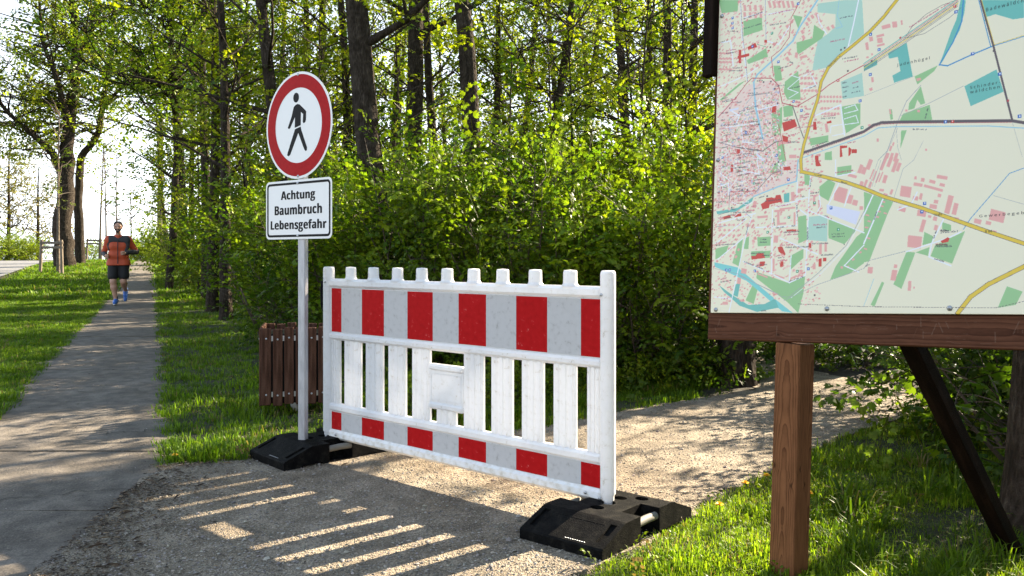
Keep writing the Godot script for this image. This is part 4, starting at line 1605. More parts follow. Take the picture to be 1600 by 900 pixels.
func barrier() -> void:
	var t := thing("barrier", Vector3(-1.0632, 0.0, -4.8327), "red and white striped plastic barrier standing across the gravel path", "barrier")
	t.rotation.y = -0.7198
	var w := 1.9575
	for s in [0.0, w]:
		var b := Buf.new()
		b.lathe(PackedVector2Array([Vector2(0.0, 0.085), Vector2(0.022, 0.085), Vector2(0.026, 0.092), Vector2(0.027, 0.13), Vector2(0.033, 0.14), Vector2(0.033, 1.072), Vector2(0.031, 1.082), Vector2(0.026, 1.088), Vector2(0.0, 1.089)]), Vector3(s, 0, 0), Basis.IDENTITY, 20)
		part("post", b.mesh(M.white), t)
	var tube_ := func(called: String, v0: float, v1: float, depth: float) -> void:
		part(called, strip_box(0.02, w - 0.02, v0, v1, -depth, depth, 0.014).mesh(M.white_dirty if v0 < 0.2 else M.white), t)
	tube_.call("top_rail", 0.968, 1.02, 0.026)
	tube_.call("middle_rail", 0.668, 0.712, 0.024)
	tube_.call("lower_rail", 0.257, 0.306, 0.024)
	tube_.call("bottom_rail", 0.101, 0.155, 0.025)
	part("upper_panel", strip_box(0.01, w - 0.01, 0.706, 0.974, -0.013, 0.013).mesh(M.white), t)
	part("lower_panel", strip_box(0.01, w - 0.01, 0.148, 0.264, -0.013, 0.013).mesh(M.white), t)
	for u in [0.205, 0.403, 0.603, 0.793, 0.981, 1.166, 1.356, 1.556, 1.756]:
		var b := Buf.new()
		b.lathe(PackedVector2Array([Vector2(0.044, 1.016), Vector2(0.041, 1.022), Vector2(0.0365, 1.027), Vector2(0.035, 1.034), Vector2(0.034, 1.078), Vector2(0.031, 1.087), Vector2(0.0, 1.0895)]), Vector3(u, 0, 0), Basis(Vector3(1, 0, 0), Vector3(0, 1, 0), Vector3(0, 0, 0.75)), 16)
		part("peg", b.mesh(M.white), t)
	for s in [[0.03, 0.113], [0.148, 0.305], [0.339, 0.493], [0.53, 0.678], [0.72, 0.866], [1.099, 1.241], [1.283, 1.426], [1.475, 1.613], [1.662, 1.797], [1.848, 1.93]]:
		var o := part("slat", slat_mesh(s[1] - s[0] - 0.008, 0.376), t)
		o.position = Vector3((s[0] + s[1]) * 0.5, 0.299, 0)
	part("window_bar", strip_box(0.86, 1.105, 0.568, 0.602, -0.02, 0.02, 0.01).mesh(M.white), t)
	part("window_bar", strip_box(0.86, 1.105, 0.372, 0.408, -0.02, 0.02, 0.01).mesh(M.white), t)
	part("centre_plate", strip_box(0.862, 1.103, 0.4, 0.575, -0.011, 0.011).mesh(M.white), t)
	var rim := Buf.new()
	for s in [[0.875, 0.878, 0.42, 0.555], [1.087, 1.09, 0.42, 0.555], [0.875, 1.09, 0.42, 0.423], [0.875, 1.09, 0.552, 0.555]]:
		rim.box(Vector3((s[0] + s[1]) * 0.5, (s[2] + s[3]) * 0.5, 0.0118), Vector3(s[1] - s[0], s[3] - s[2], 0.002), 0.0005)
	part("plate_rim", rim.mesh(M.white), t)
	var o2 := part("slat", slat_mesh(0.141, 0.082), t)
	o2.position = Vector3(0.98, 0.297, 0)
	# reflective film on both faces
	var edges := [0.015, 0.106, 0.29, 0.478, 0.667, 0.86, 1.045, 1.231, 1.422, 1.607, 1.795, 1.9]
	for face in [1.0, -1.0]:
		for k in 11:
			var red := k % 2 == 0
			for v in [[0.716, 0.965], [0.157, 0.256]]:
				part("red_stripe" if red else "grey_stripe", strip_box(edges[k] + 0.03, edges[k + 1] + 0.03, v[0], v[1], face * 0.0132, face * 0.0142, 0.0).mesh(M.red_film if red else M.grey_film), t)
	for s in [[0.008, 1.0], [w - 0.012, 0.985], [w - 0.1, 0.13], [w - 0.02, 0.122], [0.1, 0.13]]:
		var b := Buf.new()
		b.lathe(PackedVector2Array([Vector2(0.007, 0.0), Vector2(0.007, 0.004), Vector2(0.0, 0.005)]), Vector3(s[0], s[1], 0.026 if s[0] > 0.05 and s[0] < w - 0.05 else 0.032), Basis(Vector3(1, 0, 0), Vector3(0, 0, 1), Vector3(0, -1, 0)), 10)
		part("rivet", b.mesh(M.steel), t)
	var hook := Buf.new()
	hook.tube(PackedVector3Array([Vector3(-0.035, 1.01, 0.0), Vector3(-0.062, 1.0, 0.0), Vector3(-0.068, 0.95, 0.0), Vector3(-0.066, 0.86, 0.0), Vector3(-0.056, 0.835, 0.0), Vector3(-0.034, 0.84, 0.0)]), PackedFloat32Array([0.008, 0.009, 0.009, 0.009, 0.009, 0.008]), 8)
	part("coupling_hook", hook.mesh(M.rubber), t)

func rubber_foot(at: Vector3, turn: float, label: String) -> void:
	# base slab of recycled rubber, sloped at both ends, with carrying handles let into its long sides; long axis = z
	var t := thing("rubber_foot", at, label, "barrier base", "barrier feet")
	t.rotation.y = turn
	t.scale = Vector3(1, 1, 0.87)
	var c := CSGCombiner3D.new()
	c.name = "slab"
	var body := CSGPolygon3D.new()
	body.polygon = PackedVector2Array([Vector2(-0.4, 0.012), Vector2(-0.396, 0.002), Vector2(0.396, 0.002), Vector2(0.4, 0.012), Vector2(0.4, 0.045), Vector2(0.394, 0.052), Vector2(0.222, 0.108), Vector2(0.205, 0.112), Vector2(-0.205, 0.112), Vector2(-0.222, 0.108), Vector2(-0.394, 0.052), Vector2(-0.4, 0.045)])
	body.depth = 0.4
	# polygon x runs along the slab (z), its depth across (x)
	body.transform = Transform3D(Basis(Vector3(0, 0, 1), Vector3(0, 1, 0), Vector3(-1, 0, 0)), Vector3(-0.2, 0, 0))
	body.material = M.rubber
	c.add_child(body, true)
	var cut := func(pos: Vector3, size: Vector3, tilt := 0.0) -> void:
		var q := CSGBox3D.new()
		q.size = size
		q.position = pos
		q.rotation.x = tilt
		q.operation = CSGShape3D.OPERATION_SUBTRACTION
		q.material = M.rubber
		c.add_child(q, true)
	for s in [-1.0, 1.0]:
		# handle recess through each long side
		cut.call(Vector3(s * 0.175, 0.075, -0.0), Vector3(0.13, 0.13, 0.17))
		# sunk panel on each slope
		cut.call(Vector3(0, 0.085, s * 0.31), Vector3(0.25, 0.012, 0.115), s * 0.315)
		# narrow gutters either side of it
		for e in [-1.0, 1.0]:
			cut.call(Vector3(e * 0.162, 0.083, s * 0.3), Vector3(0.03, 0.02, 0.13), s * 0.315)
	for h in [Vector2(0, 0.0), Vector2(0, 0.1), Vector2(0, -0.1), Vector2(0.075, -0.16)]:
		var q := CSGCylinder3D.new()
		q.radius = 0.03
		q.height = 0.09
		q.sides = 20
		q.position = Vector3(h.x, 0.085, h.y)
		q.operation = CSGShape3D.OPERATION_SUBTRACTION
		q.material = M.rubber
		c.add_child(q, true)
	for s in [-1.0, 1.0]:
		cut.call(Vector3(0, 0.0, s * 0.2), Vector3(0.5, 0.03, 0.14))
	t.add_child(c)
	for s in [-1.0, 1.0]:
		var b := Buf.new()
		b.tube(PackedVector3Array([Vector3(s * 0.178, 0.075, -0.088), Vector3(s * 0.178, 0.078, 0.0), Vector3(s * 0.178, 0.075, 0.088)]), PackedFloat32Array([0.017, 0.017, 0.017]), 14)
		part("handle", b.mesh(M.handle), t)
	# raised moulding marks on the near lip, too worn to read
	var mark := Buf.new()
	for k in 9:
		mark.box(Vector3(0.02 + k * 0.011, 0.058 + 0.0, 0.386), Vector3(0.007, 0.002, 0.005), 0.0005)
	part("moulded_marks", mark.mesh(M.steel), t)

func text(called: String, words: String, tall: float, wide: float, at: Vector3, m: Material, parent: Node3D, bold := true, tilt := 0.0, serif := false) -> void:
	# raised by a hair; scaled to the width it has on the sign
	var f := SystemFont.new()
	f.font_names = PackedStringArray(["Droid Serif" if serif else "Droid Sans"])
	f.font_weight = 700 if bold else 400
	var tm := TextMesh.new()
	tm.font = f
	tm.text = words
	tm.font_size = 64
	tm.pixel_size = 0.01
	tm.depth = 0.001
	tm.curve_step = 1.0
	tm.material = m
	var a := tm.get_aabb()
	var sx := wide / a.size.x
	var sy := tall / a.size.y
	# the sign's letters are heavier than the font's: strokes widened by overlaying
	var st := SurfaceTool.new()
	st.begin(Mesh.PRIMITIVE_TRIANGLES)
	for k in ([-1.0, 0.0, 1.0] if bold else [0.0]):
		for s in tm.get_surface_count():
			st.append_from(tm, s, Transform3D(Basis.IDENTITY, Vector3(k * 0.0015 / sx, 0, k * 0.0001)))
	st.set_material(m)
	var o := part(called, st.commit(), parent)
	o.transform = Transform3D(Basis(Vector3(0, 0, 1), tilt) * Basis.from_scale(Vector3(sx, sy, 1.0)), at - Basis(Vector3(0, 0, 1), tilt) * Vector3(sx * (a.position.x + a.size.x * 0.5), sy * (a.position.y + a.size.y * 0.5), 0))

func round_rect(w: float, h: float, r: float) -> PackedVector2Array:
	var p := PackedVector2Array()
	for q in 4:
		var cx := (w * 0.5 - r) * (1 if q in [0, 3] else -1)
		var cy := (h * 0.5 - r) * (1 if q in [0, 1] else -1)
		for k in 7:
			var a := q * PI / 2 + k * PI / 12
			p.append(Vector2(cx + cos(a) * r, cy + sin(a) * r))
	return p

func ring(b: Buf, outer: PackedVector2Array, inner: PackedVector2Array, z: float, thick: float) -> void:
	var n := outer.size()
	for k in n:
		var q := (k + 1) % n
		b.quad(Vector3(outer[k].x, outer[k].y, z + thick), Vector3(outer[q].x, outer[q].y, z + thick), Vector3(inner[q].x, inner[q].y, z + thick), Vector3(inner[k].x, inner[k].y, z + thick), Vector3(0, 0, 1))
		b.quad(Vector3(outer[k].x, outer[k].y, z), Vector3(outer[q].x, outer[q].y, z), Vector3(outer[q].x, outer[q].y, z + thick), Vector3(outer[k].x, outer[k].y, z + thick), Vector3(outer[k].x, outer[k].y, 0))

func circle(r: float, n := 64) -> PackedVector2Array:
	var p := PackedVector2Array()
	for k in n:
		p.append(Vector2(cos(TAU * k / n), sin(TAU * k / n)) * r)
	return p

func sign_post() -> void:
	var t := thing("traffic_sign", Vector3(-1.18, 0.0, -4.70), "round red ringed no pedestrians sign over a German warning plate on a square metal post", "sign")
	var b := Buf.new()
	b.box(Vector3(0, 1.11, 0), Vector3(0.043, 2.06, 0.043), 0.004)
	var post := part("post", b.mesh(M.alu), t)
	post.rotation.y = -0.22
	var face := Node3D.new()
	face.name = "round_sign"
	face.transform = Transform3D(Basis(UP, -0.68), Vector3(0.0, 1.884, 0.0) + Basis(UP, -0.68) * Vector3(0, 0, 0.034))
	t.add_child(face)
	var d := Buf.new()
	d.plate(circle(0.3), -0.0015, 0.0)
	part("disc", d.mesh(M.sign_white), face)
	var r := Buf.new()
	ring(r, circle(0.286), circle(0.211), 0.0, 0.0008)
	part("red_ring", r.mesh(M.sign_red), face)
	var man := Buf.new()
	var fig := func(pts: Array) -> void:
		var p := PackedVector2Array()
		for q in pts:
			p.append(Vector2((q[0] - 251.0) / 153.0 * 0.3, -(q[1] - 321.0) / 251.0 * 0.3))
		man.plate(p, 0.0, 0.0012)
	var hd := []
	for k in 20:
		hd.append([242.0 + 13.0 * cos(TAU * k / 20), 189.0 + 23.0 * sin(TAU * k / 20)])
	fig.call(hd)
	fig.call([[238, 224], [248, 220], [258, 224], [284, 255], [288, 262], [287, 300], [284, 311], [277, 315], [273, 309], [275, 272], [264, 260], [263, 322], [236, 330], [237, 278], [215, 326], [208, 332], [203, 326], [221, 275], [231, 232]])
	fig.call([[237, 337], [263, 329], [266, 345], [292, 430], [291, 443], [285, 446], [280, 438], [252, 356], [214, 455], [207, 461], [200, 456], [203, 442]])
	part("walking_figure", man.mesh(M.black), face)
	for y in [0.285, -0.285]:
		var bolt := Buf.new()
		bolt.lathe(PackedVector2Array([Vector2(0.008, 0.0), Vector2(0.007, 0.003), Vector2(0.0, 0.004)]), Vector3(0, y, 0.0008), Basis(Vector3(1, 0, 0), Vector3(0, 0, 1), Vector3(0, -1, 0)), 10)
		part("bolt", bolt.mesh(M.steel), face)
	var plate := Node3D.new()
	plate.name = "text_plate"
	plate.transform = Transform3D(Basis(UP, -0.68), Vector3(0.0, 1.412, 0.0) + Basis(UP, -0.68) * Vector3(-0.004, 0, 0.034))
	t.add_child(plate)
	var pb := Buf.new()
	pb.plate(round_rect(0.6, 0.333, 0.03), -0.0015, 0.0)
	part("sheet", pb.mesh(M.sign_white), plate)
	var br := Buf.new()
	ring(br, round_rect(0.576, 0.309, 0.024), round_rect(0.55, 0.283, 0.014), 0.0, 0.0008)
	part("black_border", br.mesh(M.black), plate)
	text("lettering", "Achtung", 0.067, 0.31, Vector3(0, 0.076, 0.0006), M.black, plate)
	text("lettering", "Baumbruch", 0.056, 0.428, Vector3(0, 0.0, 0.0006), M.black, plate)
	text("lettering", "Lebensgefahr", 0.068, 0.505, Vector3(0, -0.092, 0.0006), M.black, plate)
	for y in [0.148, -0.148]:
		var bolt := Buf.new()
		bolt.lathe(PackedVector2Array([Vector2(0.008, 0.0), Vector2(0.007, 0.003), Vector2(0.0, 0.004)]), Vector3(0, y, 0.0008), Basis(Vector3(1, 0, 0), Vector3(0, 0, 1), Vector3(0, -1, 0)), 10)
		part("bolt", bolt.mesh(M.steel), plate)
	for h in [2.06, 1.7, 1.5, 1.31]:
		var cl := Buf.new()
		cl.box(Vector3(0, h, 0), Vector3(0.055, 0.025, 0.06), 0.004, Basis(UP, -0.68))
		part("clamp", cl.mesh(M.steel), t)

func litter_bin() -> void:
	var at := Vector3(-1.61, 0, -6.2)
	var t := thing("litter_bin", at, "box shaped litter bin clad in upright brown wooden slats behind the sign post", "litter bin")
	t.rotation.y = 0.22
	for side in 4:
		for k in 6:
			var b := Buf.new()
			b.box(Vector3.ZERO, Vector3(0.066, 0.55, 0.022), 0.005)
			var o := part("slat", b.mesh(M.slat), t)
			var turn := Basis(UP, side * PI / 2)
			o.transform = Transform3D(turn, Vector3(0, 0.36 + rng.randf_range(-0.006, 0.006), 0) + turn * Vector3((k - 2.5) * 0.0785, 0, 0.236))
			for y in [0.2, -0.2]:
				var s := Buf.new()
				s.lathe(PackedVector2Array([Vector2(0.007, 0.0), Vector2(0.006, 0.003), Vector2(0.0, 0.0045)]), Vector3(0, y, 0.0112), Basis(Vector3(1, 0, 0), Vector3(0, 0, 1), Vector3(0, -1, 0)), 8)
				part("screw", s.mesh(M.steel), o)
	for y in [0.16, 0.56]:
		var b := Buf.new()
		for side in 4:
			var turn := Basis(UP, side * PI / 2)
			b.box(Vector3(0, y, 0) + turn * Vector3(0, 0, 0.2225), Vector3(0.44, 0.036, 0.004), 0.0, turn)
		part("steel_band", b.mesh(M.steel), t)
	var liner := Buf.new()
	liner.box(Vector3(0, 0.34, 0), Vector3(0.42, 0.5, 0.42), 0.02)
	part("liner", liner.mesh(M.black), t)
	var foot := Buf.new()
	foot.tube(PackedVector3Array([Vector3(0, -0.1, 0), Vector3(0, 0.11, 0)]), PackedFloat32Array([0.04, 0.04]), 14)
	part("pedestal", foot.mesh(M.steel), t)

func info_board() -> void:
	# the whole stand has settled: it leans back and to the right
	var turn := Basis(Vector3(0.63971, 0.04769, 0.76714), Vector3(0.05405, 0.99281, -0.10679), Vector3(-0.76671, 0.10978, 0.63253)).orthonormalized()   # its right, up and front
	var t := thing("information_board", Vector3(0.75875, 0.8266, -3.234), "large town map on a brown timber stand beside the gravel path", "notice board")
	t.basis = turn
	var wood := func(im: Image, rough := 0.72, bump := 0.12) -> StandardMaterial3D:
		var m := StandardMaterial3D.new()
		m.albedo_texture = ImageTexture.create_from_image(im)
		m.roughness = rough
		m.metallic_specular = 0.2
		var g := im.duplicate()
		g.convert(Image.FORMAT_L8)
		m.heightmap_enabled = true
		m.heightmap_texture = ImageTexture.create_from_image(g)
		m.heightmap_scale = bump
		return m
	# a squared timber with UVs: u across, v along
	var timber := func(called: String, size: Vector3, at: Vector3, m: Material, rot := Basis.IDENTITY, along := 1, swing := 0.0) -> void:
		var b := Buf.new()
		b.box(Vector3.ZERO, size, 0.004)
		for k in b.v.size():
			var p := b.v[k]
			var q := p / size + Vector3.ONE * 0.5
			var nn := b.n[k].abs()
			if along == 1:
				b.uv.append(Vector2(q.x if nn.z >= nn.x else q.z + swing, 1.0 - q.y))
			else:
				b.uv.append(Vector2(1.0 - q.y if nn.z >= nn.y else q.z + swing, q.x))
		var o := part(called, b.mesh(m), t)
		o.transform = Transform3D(rot, at)
	var brown := wood_image(160, 2048, 3, Color(0.04, 0.013, 0.006), Color(0.13, 0.052, 0.027), 7.0, 0.28, 0.012, [Vector2(0.75, 2.4)])
	# scratches and rubbed spots in the stain
	var r := RandomNumberGenerator.new()
	r.seed = 12
	for k in 150:
		var x := r.randi_range(2, 155)
		var y := r.randi_range(0, 2000)
		var c := Color(0.5, 0.42, 0.37) if k % 3 else Color(0.38, 0.27, 0.21)
		var dx := r.randi_range(-1, 1)
		if r.randf() < 0.25:
			# a long rub across the grain
			for j in r.randi_range(15, 60):
				var w := r.randi_range(1, 5)
				for i2 in w:
					var px := clampi(x + j * (1 if x < 80 else -1), 0, 159)
					var py := clampi(y + j / 3 * dx + i2, 0, 2047)
					brown.set_pixel(px, py, brown.get_pixel(px, py).lerp(c, 0.5))
		else:
			for j in r.randi_range(8, 46):
				brown.set_pixel(clampi(x + j * dx / 9, 0, 159), clampi(y + j, 0, 2047), brown.get_pixel(clampi(x + j * dx / 9, 0, 159), clampi(y + j, 0, 2047)).lerp(c, r.randf_range(0.35, 0.95)))
	var brown_m: StandardMaterial3D = wood.call(brown, 0.6)
	var post_im := wood_image(200, 1720, 31, Color(0.075, 0.028, 0.011), Color(0.24, 0.1, 0.042), 9.0, 0.62, -0.085, [Vector2(0.12, 3.62), Vector2(0.8, 4.1), Vector2(0.7, 6.9)])
	# drying checks along the grain, and soil splashed on the foot
	for k in 9:
		var cx := r.randi_range(10, 190)
		var cy := r.randi_range(100, 1300)
		for j in r.randi_range(90, 420):
			var px := clampi(cx + int(3.0 * sin(j * 0.02 + k)), 0, 199)
			post_im.set_pixel(px, mini(cy + j, 1719), post_im.get_pixel(px, mini(cy + j, 1719)).darkened(0.6))
	for k in 500:
		var py := 1719 - int(absf(r.randfn()) * 160.0)
		if py > 0:
			post_im.fill_rect(Rect2i(r.randi_range(0, 195), py, r.randi_range(1, 4), r.randi_range(1, 5)), Color8(112, 96, 76))
	var post_m: StandardMaterial3D = wood.call(post_im, 0.62)
	# bottom rail below the map, side rail, top rail
	timber.call("bottom_rail", Vector3(1.65, 0.102, 0.05), Vector3(0.825, 0.051, -0.025), brown_m, Basis.IDENTITY, 0)
	timber.call("side_rail", Vector3(0.06, 1.66, 0.05), Vector3(0.03, 0.102 + 0.832, -0.025), brown_m)
	timber.call("side_rail", Vector3(0.06, 1.66, 0.05), Vector3(1.62, 0.102 + 0.832, -0.025), brown_m)
	timber.call("top_rail", Vector3(1.65, 0.1, 0.05), Vector3(0.825, 1.816, -0.025), brown_m, Basis.IDENTITY, 0)
	# dark outer board of the little roof, hung beside the frame
	timber.call("verge_board", Vector3(0.05, 1.3, 0.035), Vector3(-0.012, 1.7, 0.02), M.dark_wood, Basis(Vector3(0, 0, 1), 0.0))
	# posts stand upright in the ground below the frame
	var upright := (turn.inverse() * Basis(UP, -0.881)).orthonormalized()
	var lean := upright * Basis(Vector3(1, 0, 0), -0.018) * Basis(Vector3(0, 0, 1), -0.022)
	for x in [0.3495, 1.3]:
		timber.call("post", Vector3(0.099, 1.05, 0.099), Vector3(x, 0.0, -0.0495) + lean * Vector3(0, -0.526, 0), post_m, lean, 1, 0.37)
	timber.call("backing_board", Vector3(1.6, 1.7, 0.012), Vector3(0.825, 0.94, -0.057), M.dark_wood)
	# raking brace from the frame back to the ground
	var top_end := Vector3(0.72, 0.05, -0.11)
	var low_end := turn.inverse() * (Vector3(2.02, -0.1, -3.3) - t.position)
	var ax := (top_end - low_end).normalized()
	timber.call("brace", Vector3(0.06, top_end.distance_to(low_end), 0.06), (top_end + low_end) * 0.5, M.dark_wood, Basis(ax.cross(Vector3(0, 0, 1)).normalized(), ax, ax.cross(Vector3(0, 0, 1)).normalized().cross(ax)))
	# the printed panel
	var pw := 1.58
	var ph := 1.64
	var px_per_mm := 0.8
	var map := StandardMaterial3D.new()
	map.albedo_texture = map_texture(int(pw * 1000 * px_per_mm), int(ph * 1000 * px_per_mm), px_per_mm)
	map.roughness = 0.32
	map.texture_repeat = false
	var b := Buf.new()
	b.box(Vector3(pw * 0.5, ph * 0.5, 0.006), Vector3(pw, ph, 0.011), 0.0015)
	for k in b.v.size():
		b.uv.append(Vector2(b.v[k].x / pw, 1.0 - b.v[k].y / ph))
	var panel := part("map_panel", b.mesh(map), t)
	panel.position = Vector3(0.021, 0.102, 0.001)
	for s in [Vector2(25, 12), Vector2(485, 16), Vector2(888, 18), Vector2(1290, 18), Vector2(16, 1189), Vector2(16, 600), Vector2(1560, 600), Vector2(1560, 1189), Vector2(485, 1620), Vector2(888, 1620)]:
		var bolt := Buf.new()
		bolt.lathe(PackedVector2Array([Vector2(0.0085, 0.0), Vector2(0.0085, 0.002), Vector2(0.006, 0.0045), Vector2(0.0, 0.009)]), Vector3(s.x * 0.001, s.y * 0.001, 0.0117), Basis(Vector3(1, 0, 0), Vector3(0, 0, 1), Vector3(0, -1, 0)), 14)
		part("bolt", bolt.mesh(M.steel), panel)
	# names on the map that can be read
	var name_ := func(words: String, x: float, y: float, x2: float, tall: float, m: Material) -> void:
		text("printed_name", words, tall, (x2 - x) * 0.001, Vector3((x + x2) * 0.0005, y * 0.001 + tall * 0.3, 0.01135), m, panel, false)
	name_.call("J u d e n h ü g e l", 722, 818, 828, 0.013, M.ink)
	name_.call("B a d e w ä l d c h e n", 997, 932, 1122, 0.012, M.ink)
	name_.call("S c h i n d e r -", 950, 696, 1035, 0.01, M.ink)
	name_.call("w ä l d c h e n", 950, 682, 1033, 0.01, M.ink)
	name_.call("G e w e r b e g e b i e t", 974, 291, 1125, 0.011, M.ink)
	name_.call("Straße", 842, 309, 866, 0.008, M.ink)
	name_.call("Kapelle", 861, 255, 882, 0.008, M.ink)
	name_.call("Wohnheim", 847, 213, 882, 0.007, M.ink)
	name_.call("B 84", 990, 245, 1009, 0.008, M.ink)

func dandelion(at: Vector3, tall: float, label: String) -> void:
	var t := thing("dandelion", at, label, "flower", "dandelions in the grass")
	var s := Buf.new()
	s.color = Color(0.2, 0.25, 0.06)
	var tip := Vector3(rng.randf_range(-0.02, 0.02), tall, rng.randf_range(-0.02, 0.02))
	s.tube(PackedVector3Array([Vector3.ZERO, tip * 0.5 + Vector3(0.005, 0, 0), tip]), PackedFloat32Array([0.003, 0.0025, 0.0025]), 5)
	part("stem", s.mesh(M.grass), t)
	var h := Buf.new()
	for layer in 3:
		for k in 16:
			var a := TAU * (k + layer * 0.37) / 16
			var out := Vector3(cos(a), 0, sin(a))
			var side := Vector3(-sin(a), 0, cos(a)) * 0.0032
			var e := 0.019 - layer * 0.005
			var up := 0.003 + layer * 0.004
			h.quad(tip - side * 0.4, tip + side * 0.4, tip + out * e + UP * up + side, tip + out * e + UP * up - side)
	part("petals", h.mesh(M.yellow), t)

# ---------------------------------------------------------------- ground and what grows on it
func sheet(xs: PackedFloat32Array, zs: PackedFloat32Array, lift: Callable, tone: Callable, m: Material) -> ArrayMesh:
	var b := Buf.new()
	for z in zs:
		for x in xs:
			b.v.append(Vector3(x, lift.call(x, z), z))
			b.c.append(tone.call(x, z))
	var w := xs.size()
	for j in zs.size():
		for i in w:
			var l := b.v[j * w + maxi(i - 1, 0)]
			var r := b.v[j * w + mini(i + 1, w - 1)]
			var f := b.v[maxi(j - 1, 0) * w + i]
			var k := b.v[mini(j + 1, zs.size() - 1) * w + i]
			var n := (k - f).cross(r - l).normalized()
			b.n.append(n if n.y > 0 else -n)
	for j in zs.size() - 1:
		for i in w - 1:
			var p := j * w + i
			# zs run away from the viewer
			b.i.append_array([p, p + w, p + w + 1, p, p + w + 1, p + 1])
	return b.mesh(m)

func steps(stops: Array) -> PackedFloat32Array:
	# [[from, spacing], ...] up to the last stop
	var out := PackedFloat32Array()
	for k in stops.size() - 1:
		var a: float = stops[k][0]
		var b: float = stops[k + 1][0]
		var n := maxi(1, int(round(absf(b - a) / stops[k][1])))
		for j in n:
			out.append(lerpf(a, b, j / float(n)))
	out.append(stops[stops.size() - 1][0])
	return out

func lay_ground() -> void:
	var xs := steps([[-2500, 500], [-200, 40], [-40, 3], [-16, 0.5], [-5, 0.22], [6, 0.6], [20, 5], [60, 50], [300, 500], [2500, 500]])
	var zs := steps([[60, 20], [2, 1.0], [-1.5, 0.22], [-10, 0.5], [-24, 1.5], [-66, 10], [-300, 100], [-700, 500], [-3000, 500]])
	var bumps := FastNoiseLite.new()
	bumps.frequency = 0.9
	bumps.seed = 3
	var lift := func(x: float, z: float) -> float:
		var h := height(x, z) - (0.011 if z > -18.0 else 0.03)
		if not on_path(x, z) and not on_gravel(x, z) and z > -40.0 and across_path(x, z) > -3.6:
			h += 0.012 + 0.018 * bumps.get_noise_2d(x, z)
		return h
	var tone := func(x: float, z: float) -> Color:
		var wood := smoothstep(-0.6, 0.8, wood_edge(x, z))
		return Color(0.045, 0.05, 0.014).lerp(Color(0.05, 0.036, 0.02), wood)
	var g := single("ground", sheet(xs, zs, lift, tone, M.soil))
	g.set_meta("kind", "structure")
	# footpath: worn asphalt laid in bays with open joints between them
	var path := Node3D.new()
	path.name = "footpath"
	path.set_meta("kind", "structure")
	add_child(path)
	var joints := [-9.0, -2.0, -1.98, 1.58, 1.6, 3.742, 3.75, 4.87, 4.905, 8.36, 8.385, 11.8, 11.86, 16.4, 16.44, 22.0, 22.05, 29.0, 29.06, 46.6]
	var edge := FastNoiseLite.new()
	edge.frequency = 1.4
	for k in range(0, joints.size(), 2):
		var b := Buf.new()
		var d0: float = joints[k]
		var d1: float = joints[k + 1]
		var n := maxi(3, int((d1 - d0) / 0.25)) if d0 < 17 else int((d1 - d0) / 0.8)
		var rows := []
		for j in n + 1:
			var d := lerpf(d0, d1, j / float(n))
			var row := PackedVector3Array()
			for i in 13:
				var v := lerpf(-1.12, 0.1, i / 12.0)
				if i == 0:
					v += 0.09 * edge.get_noise_2d(d * 2.0, 5.0)
				if i == 12:
					v += 0.09 * edge.get_noise_2d(d * 2.0, 25.0)
				var wob := 0.012 * edge.get_noise_2d(v * 3.0, d0) if j in [0, n] else 0.0
				var x := path_x(d, v)
				row.append(Vector3(x, height(x, -d) + 0.004 - (0.006 if i in [0, 12] else 0.0), -d + wob))
			rows.append(row)
		for j in n:
			for i in 12:
				b.quad(rows[j][i], rows[j + 1][i], rows[j + 1][i + 1], rows[j][i + 1], UP)
		for i in 12:
			b.quad(rows[0][i], rows[0][i + 1], rows[0][i + 1] - UP * 0.04, rows[0][i] - UP * 0.04, Vector3(0, 0, 1))
			b.quad(rows[n][i], rows[n][i + 1], rows[n][i + 1] - UP * 0.04, rows[n][i] - UP * 0.04, Vector3(0, 0, -1))
		part("asphalt_bay", b.mesh(M.asphalt), path)
	# cracks and mossy seams in the worn asphalt
	for c in [[-0.3, 5.35, 0.08, 5.5], [-0.75, 3.85, -0.1, 4.12], [-1.1, 7.1, 0.06, 6.95], [-1.1, 9.9, 0.08, 9.6], [-1.1, 13.6, 0.08, 13.5]]:
		var b := Buf.new()
		var n := 14
		var left := []
		for j in n + 1:
			var u := j / float(n)
			var v: float = lerpf(c[0], c[2], u) + 0.05 * edge.get_noise_2d(c[1] * 7.0 + u * 6.0, 3.0)
			var d: float = lerpf(c[1], c[3], u) + 0.09 * edge.get_noise_2d(c[1] * 7.0 + u * 6.0, 60.0)
			left.append(Vector3(path_x(d, v), height(path_x(d, v), -d) + 0.0085, -d))
		for j in n:
			var a: Vector3 = left[j]
			var e: Vector3 = left[j + 1]
			var side := (e - a).cross(UP).normalized() * rng.randf_range(0.0012, 0.0045)
			b.quad(a - side, a + side, e + side * 0.8, e - side * 0.8, UP)
		part("crack", b.mesh(M.crack), path)
	# road on the far left, along the footpath
	var rb := Buf.new()
	for k in 40:
		var s0 := 14.0 + k * 0.9
		var s1 := s0 + 0.9
		var q := []
		for e in [[s0, -4.6], [s0, -11.0], [s1, -11.0], [s1, -4.6]]:
			var p: Vector2 = Vector2(-0.396, -0.918) * e[0] + Vector2(0.918, -0.396) * e[1]
			q.append(Vector3(p.x, height(p.x, p.y) + 0.06, p.y))
		rb.quad(q[0], q[1], q[2], q[3], UP)
	single("road", rb.mesh(M.road)).set_meta("kind", "structure")
	# gravel path, its edge ragged
	var poly := PackedVector2Array()
	for k in gravel_edge.size():
		var a := gravel_edge[k]
		var b2 := gravel_edge[(k + 1) % gravel_edge.size()]
		var m := maxi(1, int(a.distance_to(b2) / 0.06))
		for j in m:
			var p: Vector2 = a.lerp(b2, j / float(m))
			poly.append(p + Vector2(edge.get_noise_2d(p.x * 3.0, p.y * 3.0), edge.get_noise_2d(p.x * 3.0 + 40.0, p.y * 3.0)) * 0.09)
	var gb := Buf.new()
